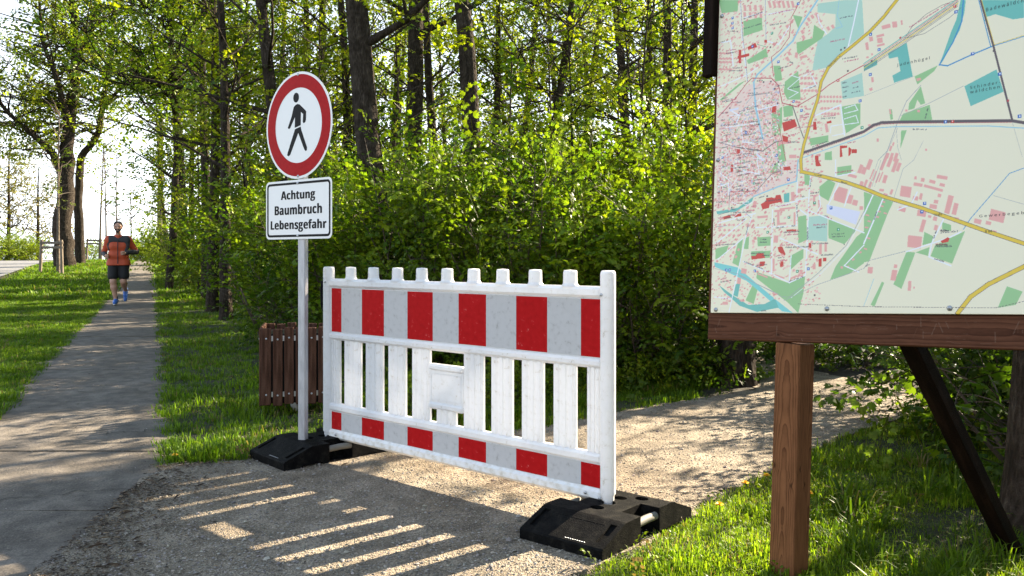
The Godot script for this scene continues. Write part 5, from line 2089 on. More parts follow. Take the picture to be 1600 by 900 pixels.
	gb.plate(poly, -0.03, 0.009, Transform3D(Basis(Vector3(1, 0, 0), Vector3(0, 0, -1), Vector3(0, 1, 0)), Vector3.ZERO))
	single("gravel_path", gb.mesh(M.gravel)).set_meta("kind", "structure")

func loose_stones() -> void:
	var st := Buf.new()
	for k in 8:
		var d := Vector3(1 if k & 1 else -1, 0.6 if k & 2 else -0.5, 1 if k & 4 else -1)
		st.v.append(d * 0.5)
	st = Buf.new()
	st.color = Color.WHITE
	var ring_ := []
	for k in 5:
		ring_.append(Vector3(cos(TAU * k / 5.0 + 0.2), 0.1 * (k % 2), sin(TAU * k / 5.0 + 0.2)) * (0.85 + 0.25 * (k % 3) * 0.5))
	for k in 5:
		st.tri(ring_[k], ring_[(k + 1) % 5], Vector3(0.15, 0.75, -0.1), ring_[k] + UP)
		st.tri(ring_[k], ring_[(k + 1) % 5], Vector3(0, -0.6, 0), ring_[k] - UP)
	var m := StandardMaterial3D.new()
	m.vertex_color_use_as_albedo = true
	m.roughness = 0.9
	var mesh := st.mesh(m)
	var where := []
	var tints := PackedColorArray()
	var tries := 0
	while where.size() < 26000 and tries < 200000:
		tries += 1
		var d := 2.4 + 7.0 * pow(rng.randf(), 2.0)
		var x := rng.randf_range(-0.62, 0.5) * d
		if not on_gravel(x, -d) and not (rng.randf() < 0.012 and on_path(x, -d)):
			continue
		var s := 0.0028 + 0.0055 * pow(rng.randf(), 2.5) + (0.008 if rng.randf() < 0.012 else 0.0)
		where.append(Transform3D(Basis(UP, rng.randf() * TAU) * Basis(Vector3.RIGHT, rng.randf_range(-0.4, 0.4)) * Basis.from_scale(Vector3(s, s * 0.7, s * rng.randf_range(0.6, 1.1))), Vector3(x, 0.009 + s * 0.2, -d)))
		var v := rng.randf_range(0.09, 0.36)
		tints.append(Color(v, v * rng.randf_range(0.84, 0.93), v * rng.randf_range(0.66, 0.82)))
	tag(scatter("loose_gravel", mesh, where, tints), "loose pale stones lying on the gravel path", "gravel")

func leaf_mould() -> void:
	# dry leaves and bits of twig washed up where gravel and asphalt meet
	var b := Buf.new()
	b.quad(Vector3(-0.5, 0, -0.2), Vector3(-0.1, 0.16, -0.45), Vector3(0.5, 0.02, 0.0), Vector3(0.0, 0.2, 0.35))
	b.tri(Vector3(0.5, 0.02, 0.0), Vector3(0.0, 0.2, 0.35), Vector3(0.4, 0.12, 0.35))
	var mesh := b.mesh(M.litter)
	var where := []
	var tints := PackedColorArray()
	var stop := [Vector2(-1.5, 2.2), Vector2(-1.72, 3.0), Vector2(-1.86, 3.9), Vector2(-1.9, 4.5), Vector2(-1.5, 4.66), Vector2(-1.1, 4.95)]
	for k in 7000:
		var p := Vector2.ZERO
		if k < 4500:
			var u := rng.randf() * 4.99
			if rng.randf() < 0.65:
				u = rng.randf() * 2.6
			p = (stop[int(u)] as Vector2).lerp(stop[int(u) + 1], u - int(u)) + Vector2(absf(rng.randfn()) * 0.2 if u < 3.0 else rng.randfn() * 0.07, rng.randfn() * 0.08)
		else:
			p = Vector2(rng.randf_range(-0.6, 0.5), 1.0) * rng.randf_range(2.5, 9.0)
			if not on_gravel(p.x, -p.y) and not on_path(p.x, -p.y):
				continue
			if rng.randf() < 0.75:
				continue
		var s := rng.randf_range(0.004, 0.016)
		var thin := rng.randf_range(0.15, 0.9)
		if k % 60 == 0:
			s = rng.randf_range(0.02, 0.05)   # fallen twigs
			thin = 0.09
		where.append(Transform3D(Basis(UP, rng.randf() * TAU) * Basis(Vector3.RIGHT, rng.randf_range(-0.5, 0.5)) * Basis.from_scale(Vector3(s * 1.6, s, s * thin)), Vector3(p.x, 0.012 + rng.randf() * 0.006, -p.y)))
		var v := rng.randf_range(0.015, 0.07)
		tints.append(Color(v * 1.25, v * 0.82, v * 0.5) if rng.randf() < 0.85 else Color(0.2, 0.14, 0.08))
	tag(scatter("leaf_litter", mesh, where, tints), "dark dry leaf bits along the seam of asphalt and gravel", "leaf litter")

func grow_grass() -> void:
	var patch := func(called: String, label: String, many: int, mesh: ArrayMesh, place: Callable, tall0: float, tall1: float, dark: Color, light: Color, wide := 1.0) -> void:
		var where := []
		var tints := PackedColorArray()
		var tries := 0
		while where.size() < many and tries < many * 30:
			tries += 1
			var p: Vector2 = place.call()
			if p == Vector2.INF:
				continue
			var x := p.x
			var z := -p.y
			var h := rng.randf_range(tall0, tall1) * (0.75 + 0.5 * lumps.get_noise_2d(x * 2.0, z * 2.0))
			var w := h * rng.randf_range(0.8, 1.3) * wide
			where.append(Transform3D(Basis(UP, rng.randf() * TAU) * Basis(Vector3.RIGHT, rng.randf_range(-0.15, 0.15)) * Basis.from_scale(Vector3(w, h, w)), Vector3(x, height(x, z) - 0.012, z)))
			tints.append(leaf_tint(dark, light) if rng.randf() < 0.95 else Color(0.25, 0.2, 0.09))
		tag(scatter(called, mesh, where, tints), label, "grass")
	var free := func(x: float, d: float) -> bool:
		return not on_path(x, -d, 0.05) and not on_gravel(x, -d)
	var g0 := Color(0.055, 0.115, 0.008)
	var g1 := Color(0.2, 0.32, 0.018)
	# sunny corner at the foot of the board, its blades tinted lighter as sunlit
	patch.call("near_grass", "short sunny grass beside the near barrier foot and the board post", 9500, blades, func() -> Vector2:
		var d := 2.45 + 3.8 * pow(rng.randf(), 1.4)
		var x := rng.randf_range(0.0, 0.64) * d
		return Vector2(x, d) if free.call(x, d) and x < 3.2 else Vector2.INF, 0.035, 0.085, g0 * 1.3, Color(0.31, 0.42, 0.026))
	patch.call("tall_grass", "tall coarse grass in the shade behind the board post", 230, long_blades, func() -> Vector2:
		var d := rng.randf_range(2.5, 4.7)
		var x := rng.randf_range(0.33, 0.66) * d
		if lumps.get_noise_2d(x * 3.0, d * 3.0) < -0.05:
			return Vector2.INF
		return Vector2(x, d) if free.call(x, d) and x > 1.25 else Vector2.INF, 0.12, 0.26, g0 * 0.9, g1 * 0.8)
	patch.call("grass_strip", "grass strip between the footpath and the wood, round the litter bin", 12000, blades, func() -> Vector2:
		var d := 4.55 + 16.5 * pow(rng.randf(), 1.7)
		var x := path_x(d, rng.randf_range(0.02, 4.6))
		return Vector2(x, d) if free.call(x, d) and wood_edge(x, -d) < 0.9 and x < 1.6 else Vector2.INF, 0.045, 0.11, g0, g1, 1.1)
	patch.call("wood_edge_grass", "grass and herbs along the far edge of the gravel path", 2600, blades, func() -> Vector2:
		var u := rng.randf()
		var x := lerpf(-0.7, 2.3, u)
		var d := lerpf(5.15, 7.75, pow(u, 0.9)) + absf(rng.randfn()) * 0.3
		return Vector2(x, d) if free.call(x, d) else Vector2.INF, 0.06, 0.14, g0, g1)
	patch.call("verge_grass", "mown grass verge between the footpath and the road", 15000, blades, func() -> Vector2:
		var d := 5.8 + 17.0 * pow(rng.randf(), 1.5)
		var x := path_x(d, rng.randf_range(-4.4, -1.03))
		return Vector2(x, d) if x > -0.66 * d else Vector2.INF, 0.045, 0.1, g0, g1, 1.2)
	patch.call("far_verge_grass", "grass on the rise round the old lime trees", 9000, blades, func() -> Vector2:
		var d := rng.randf_range(20.0, 47.0)
		var x := path_x(d, rng.randf_range(-4.4, -1.0) if rng.randf() < 0.7 else rng.randf_range(0.1, 2.6))
		return Vector2(x, d) if x > -0.66 * d else Vector2.INF, 0.1, 0.2, g0, g1, 1.6)

func ground_plants() -> void:
	# low leafy herbs at the edge of the wood
	var where := []
	var tints := PackedColorArray()
	for k in 2600:
		var u := rng.randf()
		var x := lerpf(-0.9, 2.2, u)
		var d := lerpf(5.5, 7.9, u) + absf(rng.randfn()) * 0.6
		if k % 3 == 0:
			x = rng.randf_range(2.4, 6.0)
			d = rng.randf_range(3.6, 9.5)
		elif k % 3 == 1:
			d = rng.randf_range(6.0, 16.0)
			x = 1.3 - (d - 7.4) * 0.708 + rng.randf_range(-0.6, 1.2)
		if on_gravel(x, -d) or on_path(x, -d):
			continue
		var o := Vector3(rng.randfn(), 1.4, rng.randfn()).normalized()
		where.append(sprig_at(Vector3(x, height(x, -d) + rng.randf() * 0.1, -d), o, rng.randf_range(0.35, 0.75)))
		tints.append(leaf_tint(SPRING_DARK * 0.9, SPRING_LIGHT * 0.8))
	tag(scatter("woodland_herbs", sprigs[1], where, tints), "low leafy herbs carpeting the edge of the wood", "herbs")

func lawn_herbs() -> void:
	var where := []
	var tints := PackedColorArray()
	for k in 1500:
		var d := rng.randf_range(2.5, 6.5)
		var x := rng.randf_range(0.05, 0.6) * d
		if k % 3 == 0:
			d = rng.randf_range(4.6, 9.0)
			x = path_x(d, rng.randf_range(0.1, 2.4))
		elif k % 3 == 1:
			d = rng.randf_range(6.0, 12.0)
			x = path_x(d, rng.randf_range(-2.6, -1.1))
		if on_gravel(x, -d) or on_path(x, -d) or lumps.get_noise_2d(x * 1.3, d * 1.3) < 0.0:
			continue
		where.append(sprig_at(Vector3(x, height(x, -d) + 0.012, -d), Vector3(rng.randfn(), 0.4, rng.randfn()).normalized(), rng.randf_range(0.14, 0.3)))
		tints.append(leaf_tint(SPRING_DARK, SPRING_LIGHT) if rng.randf() < 0.85 else Color(0.22, 0.15, 0.06))
	tag(scatter("lawn_weeds", sprigs[2], where, tints), "small broad leaved weeds and a few dry leaves among the grass", "weeds")

# ---------------------------------------------------------------- the scene
func _ready() -> void:
	# camera: lens shifted so that upright things stay upright; the horizon is a little above the middle of the frame
	var cam := Camera3D.new()
	cam.name = "camera"
	cam.position = Vector3(0, 1.15, 0)
	cam.projection = Camera3D.PROJECTION_FRUSTUM
	cam.near = 0.05
	cam.far = 6000.0
	cam.keep_aspect = Camera3D.KEEP_HEIGHT
	cam.size = 0.05 * 900.0 / 1300.0
	cam.frustum_offset = Vector2(0, -0.05 * 50.0 / 1300.0)
	add_child(cam)
	cam.current = true
	var env := Environment.new()
	env.background_mode = Environment.BG_SKY
	var sky := Sky.new()
	var air := ProceduralSkyMaterial.new()
	air.sky_top_color = Color(0.43, 0.51, 0.62)
	air.sky_horizon_color = Color(0.95, 0.975, 0.985)
	air.sky_curve = 0.2
	air.ground_horizon_color = Color(0.6, 0.66, 0.66)
	air.ground_bottom_color = Color(0.2, 0.2, 0.15)
	air.sun_angle_max = 20.0
	air.sky_energy_multiplier = 0.76
	sky.sky_material = air
	env.sky = sky
	env.background_energy_multiplier = 1.0
	env.tonemap_mode = Environment.TONE_MAPPER_LINEAR
	env.tonemap_exposure = 6.1
	env.sdfgi_enabled = true
	env.ssao_enabled = true
	env.ssil_enabled = true
	var we := WorldEnvironment.new()
	we.name = "environment"
	we.environment = env
	add_child(we)
	var sun := DirectionalLight3D.new()
	sun.name = "sun"
	sun.light_color = Color(1.0, 0.93, 0.82)
	sun.light_energy = 1.5
	sun.light_angular_distance = 0.5
	sun.shadow_enabled = true
	sun.basis = Basis.looking_at(-TO_SUN, UP)
	add_child(sun)

	rng.seed = 20240419
	streak.seed = 6
	streak.frequency = 0.5
	streak.fractal_octaves = 3
	lumps.seed = 14
	lumps.frequency = 0.55
	lumps.fractal_octaves = 2
	gravel_edge = PackedVector2Array([Vector2(4.0, -14.0), Vector2(-3.0, -14.0), Vector2(-1.6, -3.0), Vector2(-1.5, 1.2), Vector2(-1.55, 2.0), Vector2(-1.70, 2.99), Vector2(-1.84, 3.9), Vector2(-1.90, 4.6), Vector2(-1.45, 4.68), Vector2(-1.1, 5.0), Vector2(-0.6, 5.1), Vector2(-0.2, 5.3), Vector2(0.26, 5.62), Vector2(0.75, 6.08), Vector2(1.31, 6.54), Vector2(2.0, 7.05), Vector2(2.34, 7.75), Vector2(2.42, 8.4), Vector2(2.1, 9.3), Vector2(1.4, 10.4), Vector2(0.6, 11.4), Vector2(1.2, 12.0), Vector2(2.1, 11.0), Vector2(2.75, 9.7), Vector2(2.95, 8.6), Vector2(3.05, 8.0), Vector2(3.36, 7.4), Vector2(3.45, 6.7), Vector2(3.3, 6.35), Vector2(2.91, 6.05), Vector2(2.03, 5.2), Vector2(1.345, 4.37), Vector2(1.02, 4.0), Vector2(0.53, 3.32), Vector2(0.25, 2.99), Vector2(0.0, 2.0), Vector2(-0.1, 1.2), Vector2(1.0, -3.0)])
	make_materials()
	for k in 3:
		sprigs.append(make_sprig(0.34, 6, 0.06, true, 40 + k))
	for k in 2:
		far_sprigs.append(make_sprig(0.46, 8, 0.08, false, 50 + k))
	blades = make_blades(11, 0.75, 0.05, 0.55, 61)
	long_blades = make_blades(9, 0.3, 0.022, 0.75, 62)

	lay_ground()
	plant_wood()
	plant_left_side()
	barrier()
	rubber_foot(Vector3(0.408, 0.0, -3.502), -0.7, "black rubber barrier foot by the sunny grass, near the board post")
	rubber_foot(Vector3(-1.09, 0.004, -4.79), -0.82, "black rubber barrier foot that the sign post stands in")
	sign_post()
	litter_bin()
	info_board()
	jogger(Vector3(-8.84, height(-8.84, -18.69) + 0.004, -18.69), 0.35)
	grow_grass()
	ground_plants()
	lawn_herbs()
	loose_stones()
	leaf_mould()
	var spots := [[1191, 761, 0.06, "dandelion closest to the left side of the board post"], [1163, 770, 0.05, "dandelion between the gravel edge and the board post"], [1122, 808, 0.05, "dandelion in the sunny grass right of the near barrier foot"], [1268, 790, 0.06, "dandelion against the right side of the board post"], [1448, 684, 0.08, "left one of two dandelions under the raking brace"], [1465, 687, 0.08, "right one of two dandelions under the raking brace"], [269, 724, 0.04, "dandelion in the grass corner between footpath and gravel"]]
	for s in spots:
		var d: float = 1495.0 / (s[1] - 400.0)
		dandelion(Vector3((s[0] - 800.0) / 1300.0 * d, 0, -d), s[2], s[3])

func plant_wood() -> void:
	# stems that can be told apart: [x at eye level and 400 px up in the frame, distance, radius, crown from, label]
	var stems := [
		[597, 553, 10.5, 0.18, 5.0, "thick grey trunk rising behind the right edge of the round sign"],
		[748, 720, 13.0, 0.165, 6.0, "thick grey trunk, cut off from view by shrubs, above the middle of the barrier"],
		[640, 646, 16.0, 0.2, 6.5, "dark upright trunk between the two thick grey trunks"],
		[462, 400, 13.0, 0.1, 4.0, "slanting trunk that passes behind the round sign"],
		[352, 347, 15.0, 0.09, 3.6, "dark slim trunk standing left of the sign, right one of a close pair"],
		[333, 340, 17.0, 0.1, 4.0, "dark slim trunk standing left of the sign, left one of a close pair"],
		[322, 318, 21.0, 0.11, 4.5, "slim trunk at the left front of the wood beside the grass strip"],
		[992, 958, 13.0, 0.075, 4.0, "slim pale trunk leaning left, midway between sign and map"],
		[1035, 1042, 12.5, 0.075, 4.0, "slim straight trunk, second from the map board"],
		[1066, 1092, 14.0, 0.085, 4.2, "slim trunk closest to the left edge of the map board"],
		[848, 888, 17.0, 0.09, 5.0, "slender trunk leaning right above the middle of the barrier"],
		[810, 834, 20.0, 0.1, 6.0, "distant trunk seen against the sky gap above the barrier"],
		[766, 779, 17.0, 0.085, 5.0, "slim trunk just right of the thick trunk above the barrier"],
		[692, 666, 18.0, 0.1, 5.0, "thin trunk between dark upright trunk and thick trunk"],
		[545, 531, 14.0, 0.08, 4.0, "slim trunk behind the right rim of the round sign"],
		[512, 504, 18.0, 0.09, 4.6, "slim trunk half hidden by the round sign"],
		[905, 936, 22.0, 0.1, 6.0, "distant leaning trunk right of the sky gap"],
		[872, 861, 24.0, 0.1, 6.5, "distant thin trunk in the sky gap"],
		[472, 480, 19.0, 0.1, 5.0, "trunk deep in the wood just above the round sign"],
		[430, 438, 22.0, 0.1, 5.0, "trunk deep in the wood left of the round sign"],
		[1004, 1011, 19.0, 0.09, 5.0, "trunk behind the slim straight one, two thirds to the map"],
		[938, 903, 25.0, 0.11, 6.5, "far trunk leaning left across the sky gap"],
		[610, 622, 22.0, 0.1, 6.0, "far trunk right behind the thickest grey trunk"],
		[395, 384, 24.0, 0.11, 5.5, "far trunk behind the slim dark pair"],
		[290, 268, 27.0, 0.12, 3.8, "bushy tree at the far left corner of the wood"]]
	for s in stems:
		var d: float = s[2]
		var x: float = (s[0] - 800.0) / 1300.0 * d
		var h1: float = 400.0 / 1300.0 * d
		var lean: float = (s[1] - s[0]) / 1300.0 * d / h1
		x -= lean * 1.15
		var big: bool = s[3] > 0.15
		tree("forest_tree", s[5], Vector3(x, 0, -d), Vector2(lean, rng.randf_range(-0.03, 0.03)), rng.randf_range(9.5, 13.0) + (3.0 if big else 0.0), s[3] * (1.0 if big else 1.2), s[4] - 1.2, 2.6 if not big else 3.6, 22 if not big else 26, 15.0 if d < 15.0 else 9.5, 1.0 if d < 15.0 else 1.35)
	for s in [[300, 30.0, "far leafy tree behind the wood's left corner"], [420, 29.0, "far leafy tree seen left of the round sign"], [525, 31.0, "far leafy tree seen right of the round sign"], [620, 27.0, "far leafy tree behind the thickest trunk"], [700, 30.0, "far leafy tree between the two thick trunks"], [790, 33.0, "far leafy tree closing the sky gap on its left"], [985, 28.0, "far leafy tree closing the sky gap on its right"], [1060, 26.0, "far leafy tree behind the slim trunks by the map"], [1130, 30.0, "far leafy tree cut by the map's left edge"]]:
		var d: float = s[1]
		tree("far_tree", s[2], Vector3((s[0] - 800.0) / 1300.0 * d, 0, -d), Vector2(rng.randf_range(-0.03, 0.03), 0), rng.randf_range(9.0, 12.0), 0.12, 1.6, 3.0, 28, 9.5, 1.6, "leafy trees at the back of the wood")
	# along the gravel path and towards the sun
	tree("path_tree", "thick dark trunk beside the bend of the gravel path, left of the board post", Vector3(2.0, 0, -7.45), Vector2(0.01, -0.02), 13.0, 0.155, 3.6, 3.4, 24, 13.0)
	tree("path_tree", "trunk at the right edge of the picture behind the tall grass", Vector3(2.2, 0, -3.52), Vector2(0.03, 0.02), 9.0, 0.11, 3.2, 2.2, 16, 10.0)
	for s in [[4.6, 9.2, "trunk in the thicket behind the board, left of the brace"], [6.4, 11.8, "trunk deep in the thicket behind the board"], [3.5, 12.4, "trunk behind the bend of the gravel path"], [5.4, 6.6, "trunk behind the board's right part"], [8.6, 8.2, "trunk at the far right in the thicket"], [9.5, 14.0, "farthest trunk at the right behind the board"]]:
		tree("thicket_tree", s[2], Vector3(s[0], 0, -s[1]), Vector2(rng.randf_range(-0.05, 0.05), rng.randf_range(-0.05, 0.05)), rng.randf_range(9.0, 12.0), 0.1, 2.8, 2.6, 18, 4.5, 1.35, "trees behind the board")
	for s in [[3.7, 9.0, 7.0, "leafy young tree in the bend of the gravel path"], [5.0, 9.9, 7.5, "leafy young tree behind the one in the path bend"]]:
		tree("bend_tree", s[3], Vector3(s[0], 0, -s[1]), Vector2(0.02, 0.0), s[2], 0.06, 2.4, 2.0, 22, 18.0, 1.1)
	# shrubs in front: [x in the frame, distance, height, reach, label]
	var front := [
		[405, 17.0, 2.9, 1.1, "shrub at the left front of the wood beyond the litter bin"],
		[370, 19.5, 2.6, 1.1, "shrub at the far end of the grass strip"],
		[440, 13.5, 3.0, 1.1, "shrub behind the text plate"],
		[420, 11.5, 1.5, 0.9, "low shrub left behind the litter bin"],
		[500, 11.2, 2.7, 1.1, "shrub behind the sign post's right side"],
		[545, 9.9, 2.3, 0.95, "leafy shrub over the barrier's left end"],
		[610, 9.6, 2.6, 1.0, "bright shrub in front of the thickest trunk's foot"],
		[665, 9.2, 2.5, 0.95, "shrub above the third and fourth pegs of the barrier"],
		[720, 9.0, 2.3, 0.95, "shrub above the middle pegs of the barrier"],
		[775, 8.7, 2.4, 0.95, "shrub right of the barrier's middle"],
		[835, 8.5, 2.3, 0.9, "shrub above the barrier's last pegs"],
		[890, 8.3, 2.1, 0.9, "shrub behind the barrier's right post"],
		[945, 8.2, 2.2, 0.9, "shrub just right of the barrier's right post"],
		[1005, 8.1, 2.0, 0.9, "shrub midway between barrier and board"],
		[1060, 8.0, 2.1, 0.9, "shrub left of the thick dark trunk by the path"],
		[1105, 8.3, 1.7, 0.8, "small shrub at the foot of the thick dark trunk"],
		[980, 9.6, 2.7, 1.1, "taller shrub behind the one midway between barrier and board"],
		[860, 10.0, 2.8, 1.1, "taller shrub behind the barrier's last pegs"],
		[745, 10.8, 2.9, 1.1, "taller shrub in front of the thick trunk above the barrier"],
		[575, 12.4, 2.9, 1.1, "taller shrub left of the thickest trunk"],
		[660, 11.6, 2.9, 1.1, "taller shrub right of the thickest trunk"],
		[1075, 10.2, 2.7, 1.1, "taller shrub beside the map's left edge"]]
	for s in front:
		var d: float = s[1]
		shrub("shrub", s[4], Vector3((s[0] - 800.0) / 1300.0 * d, 0, -d), s[2], s[3], 8, 17.0, 0.9, "shrubs at the front of the wood", SPRING_DARK, SPRING_LIGHT, s[0] < 460)
	# the thicket goes on to the right of the camera
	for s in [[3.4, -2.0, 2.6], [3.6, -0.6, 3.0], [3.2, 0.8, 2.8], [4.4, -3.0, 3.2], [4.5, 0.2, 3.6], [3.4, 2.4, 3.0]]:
		shrub("thicket_shrub", "dense dark shrub of the thicket right of the viewpoint", Vector3(s[0], 0, s[1]), s[2], 0.95, 8, 15.0, 1.1, "thicket right of the viewpoint", SHADE_TINT_DARK, SHADE_TINT_LIGHT)
	for s in [[470, 10.8, "low shade tinted bush left behind the barrier"], [520, 9.6, "low shade tinted bush behind the left post of the barrier"], [580, 9.0, "low shade tinted bush behind the second red stripe"], [640, 8.7, "low shade tinted bush behind the third red stripe"], [700, 8.5, "low shade tinted bush behind the window of the barrier"], [760, 8.2, "low shade tinted bush behind the fifth red stripe"], [820, 8.0, "low shade tinted bush behind the sixth red stripe"], [880, 7.8, "low shade tinted bush left of the right post of the barrier"], [940, 7.7, "low shade tinted bush right of the right post of the barrier"], [1000, 7.7, "low shade tinted bush between barrier and thick dark trunk"], [1050, 7.7, "low shade tinted bush nearest to the thick dark trunk"]]:
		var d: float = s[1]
		shrub("shade_tinted_bush", s[2], Vector3((s[0] - 800.0) / 1300.0 * d, 0, -d), rng.randf_range(0.9, 1.4), 0.7, 7, 15.0, 0.8, "low bushes added to darken the foot of the wood", SHADE_TINT_DARK, SHADE_TINT_LIGHT)  # added bushes, their dark leaf tint standing for shade at the wood's foot
	for s in [[2.9, 9.6, 1.3, "low shrub on the far side of the path bend"], [3.7, 8.6, 1.3, "low shrub right behind the board post"], [4.4, 8.0, 1.6, "shrub in the thicket left of the brace"], [4.6, 6.8, 1.6, "shrub beside the brace"], [3.5, 5.6, 1.0, "low shade tinted shrub at the end of the gravel"], [3.2, 4.9, 1.1, "shade tinted shrub below the brace"], [2.75, 4.3, 0.9, "shade tinted shrub at the right edge behind the tall grass"], [5.4, 9.2, 1.9, "shrub deep in the thicket"], [4.2, 5.6, 1.6, "tall shade tinted shrub at the right edge"], [3.3, 10.6, 1.7, "sunlit shrub beyond the bend of the path"], [3.5, 6.4, 1.5, "shade tinted shrub beyond the brace by the gravel"], [4.9, 7.4, 2.2, "tall shrub behind the brace"], [3.7, 4.7, 1.7, "shade tinted shrub against the trunk at the right edge"], [1.6, 12.5, 1.8, "sunlit shrub where the path disappears"]]:
		shrub("thicket_shrub", s[3], Vector3(s[0], 0, -s[1]), s[2], 0.85, 7, 16.0, 0.9, "shrubs in the thicket under the board", SHADE_TINT_DARK, SHADE_TINT_LIGHT, true)  # deep shade round the board is carried by the darker leaf tint
	# young maples filling the space between shrubs and crowns
	for s in [[455, 14.5, 5.5, "young maple left of the sign, behind the shrubs"], [395, 17.5, 6.0, "young maple before the slim dark trunks"], [310, 22.0, 6.5, "young maple at the wood's left front above the grass strip"], [565, 13.6, 5.0, "young maple between sign and thickest trunk"], [505, 12.6, 4.6, "young maple behind the sign"], [870, 12.2, 4.8, "young maple below the sky gap"], [1010, 10.8, 4.8, "bright young maple between the slim trunks by the map"], [1085, 11.2, 5.0, "bright young maple touching the map's left edge"], [745, 17.0, 6.2, "young maple behind the thick trunk above the barrier"], [870, 17.5, 6.0, "young maple below the sky gap, behind the slender leaning trunk"], [640, 10.6, 4.3, "slender young maple rising between the thick trunks"], [795, 10.4, 4.1, "slender young maple above the barrier's sixth peg"], [900, 10.0, 4.2, "slender young maple above the barrier's right end"], [985, 10.2, 4.5, "slender young maple under the leaning pale trunk"], [960, 14.8, 5.6, "young maple deep behind the leaning pale trunk"], [1050, 15.5, 6.0, "young maple deep behind the map's left edge"], ]:
		var d: float = s[1]
		tree("young_maple", s[3], Vector3((s[0] - 800.0) / 1300.0 * d, 0, -d), Vector2(rng.randf_range(-0.06, 0.06), rng.randf_range(-0.05, 0.05)), s[2], 0.03, 1.3, 1.7 if d > 11.0 else 1.1, 20, 14.0 if d > 11.0 else 10.0, 1.1, "young maples in the wood")
	# undergrowth deeper in the wood
	for k in 34:
		var d := 12.0 + 16.0 * (k % 17) / 17.0 + rng.randf()
		var x := lerpf(-0.36, 0.22, fmod(k * 0.381, 1.0)) * d
		if wood_edge(x, -d) < 0.8:
			continue
		shrub("undergrowth_shrub", "pale green shrub of the undergrowth, deep behind the front shrubs", Vector3(x, 0, -d), rng.randf_range(2.6, 3.8), 1.4, 7, 13.0, 1.3, "undergrowth deep in the wood", SPRING_DARK, SPRING_LIGHT, x / d < -0.24)

